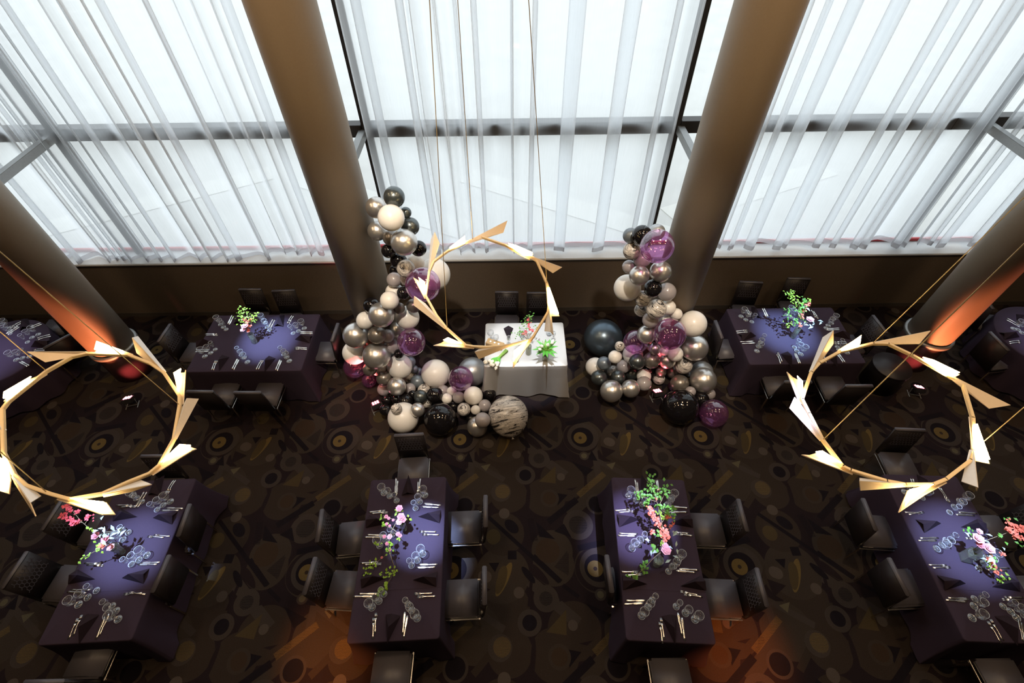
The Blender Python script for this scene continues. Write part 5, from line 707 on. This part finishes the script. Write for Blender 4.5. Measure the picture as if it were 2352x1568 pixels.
for i, (s, x, y) in enumerate((('L', -.335, 5.25), ('M', -.25, 5.17), ('S', -.05, 5.14), ('M', .16, 5.30), ('L', .60, 5.33), ('S', .66, 5.22))):
    o = place(s, GL[s], (x, y, TZ+.001), 0)
    tag(o, '%s on the silver table, %s' % (GLN[s], ('back left corner', 'just in front of the back left glass', 'beside the wooden block', 'right of the standing napkin', 'back right corner', 'in front of the back right glass')[i]), 'glass', 'wine glasses on the silver table')
o = place('napkin', NAP, (-.055, 5.36, TZ+.001), PI); tag(o, 'dark standing napkin at the back of the silver sequin table', 'napkin', 'folded napkins on the tables')
bm = BM(); box(bm, -.14, .14, -.06, .06, 0, .07, .006); o = obj('wooden_block', bm, M['wood'], None); o.location = (-.27, 5.11, TZ+.001); o.rotation_euler.z = -.42
tag(o, 'pale wooden place card block lying on the left of the silver table', 'block')
for i in range(3):
    bm = BM(); lathe(bm, [(.016, 0), (.016, .004), (.011, .005)], 14, cap0=True, cap1=True); bmesh.ops.translate(bm, verts=bm.verts, vec=(-.075+i*.07, 0, .07)); obj('inlay', bm, M['sill'], o)

# ================================================================ balloons
def balloon_mesh(name, m):
    bm = BM(); n, k = 40, 26; rings = []
    for i in range(1, k):
        th = PI*i/k; z = math.cos(th); r = math.sin(th)
        if z < 0: z *= 1.10; r *= (1-.05*z*z)
        rings.append([bm.verts.new((r*math.cos(2*PI*j/n), r*math.sin(2*PI*j/n), z)) for j in range(n)])
    t = bm.verts.new((0, 0, 1)); b = bm.verts.new((0, 0, -1.1))
    for a, c in zip(rings, rings[1:]):
        for j in range(n): bm.faces.new((a[j], c[j], c[(j+1) % n], a[(j+1) % n]))
    for j in range(n): bm.faces.new((t, rings[0][j], rings[0][(j+1) % n])); bm.faces.new((b, rings[-1][(j+1) % n], rings[-1][j]))
    me = bpy.data.meshes.new(name); bm.to_mesh(me); bm.free()
    for p in me.polygons: p.use_smooth = True
    me.materials.append(m); return me
bm = BM(); lathe(bm, [(.03, -1.09), (.05, -1.13), (.035, -1.15), (.075, -1.2)], 10, cap0=True, cap1=True)
KNOT = bpy.data.meshes.new('knot'); bm.to_mesh(KNOT); bm.free()
BCOL = {'C': 'chrome silver', 'X': 'large pearl grey', 'D': 'charcoal metallic', 'S': 'smoky brown', 'N': 'slate blue', 'B': 'blue grey', 'G': 'soft grey', 'W': 'white', 'K': 'glossy black', 'M': 'black and white marbled', 'T': 'black swirled', 'P': 'clear purple'}
BME = {k: balloon_mesh('balloon', M[k]) for k in BCOL}; KM = {}
for k in BCOL:
    KM[k] = KNOT.copy(); KM[k].materials.append(M[k])
ORD = 'topmost second third fourth fifth sixth seventh eighth ninth tenth eleventh twelfth thirteenth fourteenth fifteenth sixteenth seventeenth eighteenth nineteenth twentieth'.split()
rb = random.Random(3)
zone_of = lambda g, y: ('upper half' if y < 700 else ('middle' if y < 850 else 'floor trail')) if g == 'L' else ('upper half' if y < 740 else ('middle' if y < 850 else 'floor cluster'))
cnt = {}
for g, c, p, r, py in sorted(BALLOONS, key=lambda b: b[4]):
    z = zone_of(g, py); key = (g, c, z); cnt[key] = cnt.get(key, 0)+1
tot = dict(cnt); cnt = {}
axis = {'L': Vector((-1.7, 5.0, 0)), 'R': Vector((2.2, 5.0, 0))}
for g, c, p, r, py in sorted(BALLOONS, key=lambda b: b[4]):
    z = zone_of(g, py); key = (g, c, z); cnt[key] = cnt.get(key, 0)+1
    o = new_obj('balloon', BME[c]); o.location = p; o.scale = (r, r, r)
    d = Vector(p)-Vector((0, 0, CAM_H)); ax = Vector((axis[g].x, axis[g].y, p[2]))-Vector(p)
    dirn = (d.normalized()*.9+ax.normalized()*.6+Vector((rb.gauss(0, .25), rb.gauss(0, .25), rb.gauss(0, .25)))).normalized()
    o.rotation_euler = ((-dirn).to_track_quat('Z', 'Y') @ Euler((0, 0, rb.uniform(0, 6.28))).to_quaternion()).to_euler()
    if c in 'MT': o.rotation_euler = (rb.uniform(-.6, .6), rb.uniform(-.5, .5), rb.uniform(0, 6)) if r < .2 else (-1.05, .15, .3)
    size = 'big ' if r > .2 else ('small ' if r < .085 else '')
    ordn = 'only' if tot[key] == 1 else ORD[min(cnt[key]-1, 19)]
    lab = '%s%s balloon, %s such in the %s of the %s garland' % (size if c != 'X' else '', BCOL[c], ordn, z, 'left' if g == 'L' else 'right')
    tag(o, lab, 'balloon', 'balloons of the %s column garland' % ('left' if g == 'L' else 'right'))
    k = new_obj('knot', KM[c], None, o)

# ================================================================ chandeliers
CN = {'L': 'gold ring chandelier hanging at the left edge, in front of the left outer column', 'C': 'gold ring chandelier hanging in the middle above the silver table', 'R': 'gold ring chandelier hanging on the right, in front of the right outer column'}
def plate(bm, pts, th, nrm):
    a = [bm.verts.new(p+nrm*th/2) for p in pts]; b = [bm.verts.new(p-nrm*th/2) for p in pts]; n = len(pts)
    bm.faces.new(a); bm.faces.new(b[::-1])
    for i in range(n): bm.faces.new((a[i], b[i], b[(i+1) % n], a[(i+1) % n]))
Zv = Vector((0, 0, 1))
for n, dct in CHANDELIERS.items():
    nd = [Vector(p) for p in dct['nodes']]; c0 = sum(nd, Vector())/len(nd)
    e = empty('ring_chandelier', c0); tag(e, CN[n], 'chandelier', 'ring chandeliers')
    k = len(nd)
    for i in range(k):
        a, b = nd[i]-c0, nd[(i+1) % k]-c0
        bm = BM(); d = (b-a); L = d.length
        Rm = Matrix.Translation((a+b)/2) @ d.to_track_quat('Y', 'Z').to_matrix().to_4x4()
        box(bm, -.011, .011, -L/2-.006, L/2+.006, -.013, .013, .003, Rm); obj('tube', bm, M['brass'], e)
    for B_, A_, T_, C_, pan in dct['blades']:
        B, A, T, C = (Vector(q)-c0 for q in (B_, A_, T_, C_))
        mid = (A+T+C)/3; d = (mid-B).normalized(); s = d.cross(Zv).normalized()
        T2 = T+Zv*.035 if pan is None else T-Zv*.035
        B2 = B+Zv*.012 if pan is None else B-Zv*.012
        bw = .013 if (A-B).dot(s) > (C-B).dot(s) else -.013
        BA, BC = B+s*bw-Zv*.006, B-s*bw-Zv*.006
        if pan is None: A_v, C_v = A-Zv*.01, C-Zv*.01
        else: A_v, C_v = A+Zv*.01, C+Zv*.01
        bm = BM()
        n1 = (T2-B2).cross(A_v-B2); n1 = n1.normalized() if n1.length > 1e-6 else Zv
        n2 = (C_v-B2).cross(T2-B2); n2 = n2.normalized() if n2.length > 1e-6 else Zv
        plate(bm, [B2, T2, A_v, BA], .006, n1); bl = obj('blade', bm, M['blade_top'] if pan is None else M['blade'], e)
        bm = BM(); plate(bm, [B2, BC, C_v, T2], .006, n2); obj('fold', bm, M['blade'], bl)
        if pan:
            q = [Vector(p)-c0 for p in pan]; cc = sum(q, Vector())/len(q); q = [cc+(p-cc)*.95+Zv*.028 for p in q]
            bm = BM(); plate(bm, q, .008, Zv); obj('light_panel', bm, M['glow'], bl)
    for p0, p1 in dct['cables']:
        p0, p1 = Vector(p0)-c0, Vector(p1)-c0
        bm = BM(); tube(bm, [p0, p0+(p1-p0)*.35+Vector((.004, .003, 0)), p1], .0032, 6); obj('cable', bm, M['cable'], e, True)
    bm = BM(); ct = sum((Vector(p1) for _, p1 in dct['cables']), Vector())/3-c0; lathe(bm, [(.28, -.02), (.3, 0), (.3, .045)], 32, tuple(ct), True, True); obj('canopy', bm, M['brass'], e, True)

# ================================================================ uplights at the foot of the columns
UP = [(-6.19, 4.60, 'left outer', (-6.66, 5.1, 1.15), (1, .27, .11), 120, .25), (-2.17, 4.44, 'left inner', (-2.42, 5.0, .72), (1, .16, .16), 210, .5), (2.33, 4.60, 'right inner', (2.4, 5.2, .9), (1, .14, .17), 95, .2), (6.54, 4.61, 'right outer', (6.98, 5.1, 1.15), (1, .27, .11), 120, -.25)]
for x, y, nm, tgt, colr, wts, rz in UP:
    z = .13
    e = empty('uplight', (x, y, 0), rz); tag(e, 'square LED uplight with nine pink lamps at the foot of the %s column' % nm, 'lamp', 'LED uplights by the columns')
    T_ = Matrix.Translation((0, 0, z)) @ Matrix.Rotation(math.radians(-28), 4, 'X')
    bm = BM(); box(bm, -.075, .075, -.07, .07, -.045, .035, .012, T_); h = obj('housing', bm, M['black_plastic'], e)
    bm = BM(); box(bm, -.066, .066, -.062, .062, .034, .038, 0, T_); obj('faceplate', bm, M['led_plate'] if 'led_plate' in M else M['black_plastic'], h)
    for i in range(3):
        for j in range(3):
            bm = BM(); lathe(bm, [(.0145, .038), (.0145, .044), (.009, .048)], 12, ((i-1)*.038, (j-1)*.036, 0), False, True); bmesh.ops.transform(bm, matrix=T_, verts=bm.verts); obj('lamp', bm, M['led_red'], h)
    bm = BM(); tube(bm, [(-.085, 0, z), (-.085, -.03, .012), (.085, -.03, .012), (.085, 0, z)], .006, 8); obj('bracket', bm, M['steel'], e)
    bm = BM(); tube(bm, [(-.085, .05, .008), (-.085, -.09, .008)], .007, 8); obj('foot', bm, M['steel'], e)
    bm = BM(); tube(bm, [(.085, .05, .008), (.085, -.09, .008)], .007, 8); obj('foot', bm, M['steel'], e)
    src = Vector((x, y, z))+Vector((0, .03, .06))
    spot('uplight_beam', src, tgt, wts, colr, 44 if 'inner' in nm else 46, .8 if 'inner' in nm else .5, .04)
    if 'outer' in nm: spot('uplight_spill', src, (x-.14 if x < 0 else x+.12, 5.06, .22), 26, (1, .16, .16), 42, 1, .03)
# round dark pedestal stool beyond the far right column
e = empty('drum_table', (6.05, 4.83, 0)); tag(e, 'low round black drum table beside the right outer column', 'table')
bm = BM(); lathe(bm, [(.27, 0), (.27, .44)], 40, cap0=True); obj('drum', bm, M['black_plastic'], e, True)
bm = BM(); lathe(bm, [(.28, .44), (.285, .45), (.28, .465)], 40, cap0=True, cap1=True); obj('tabletop', bm, M['leather_back'], e, True)
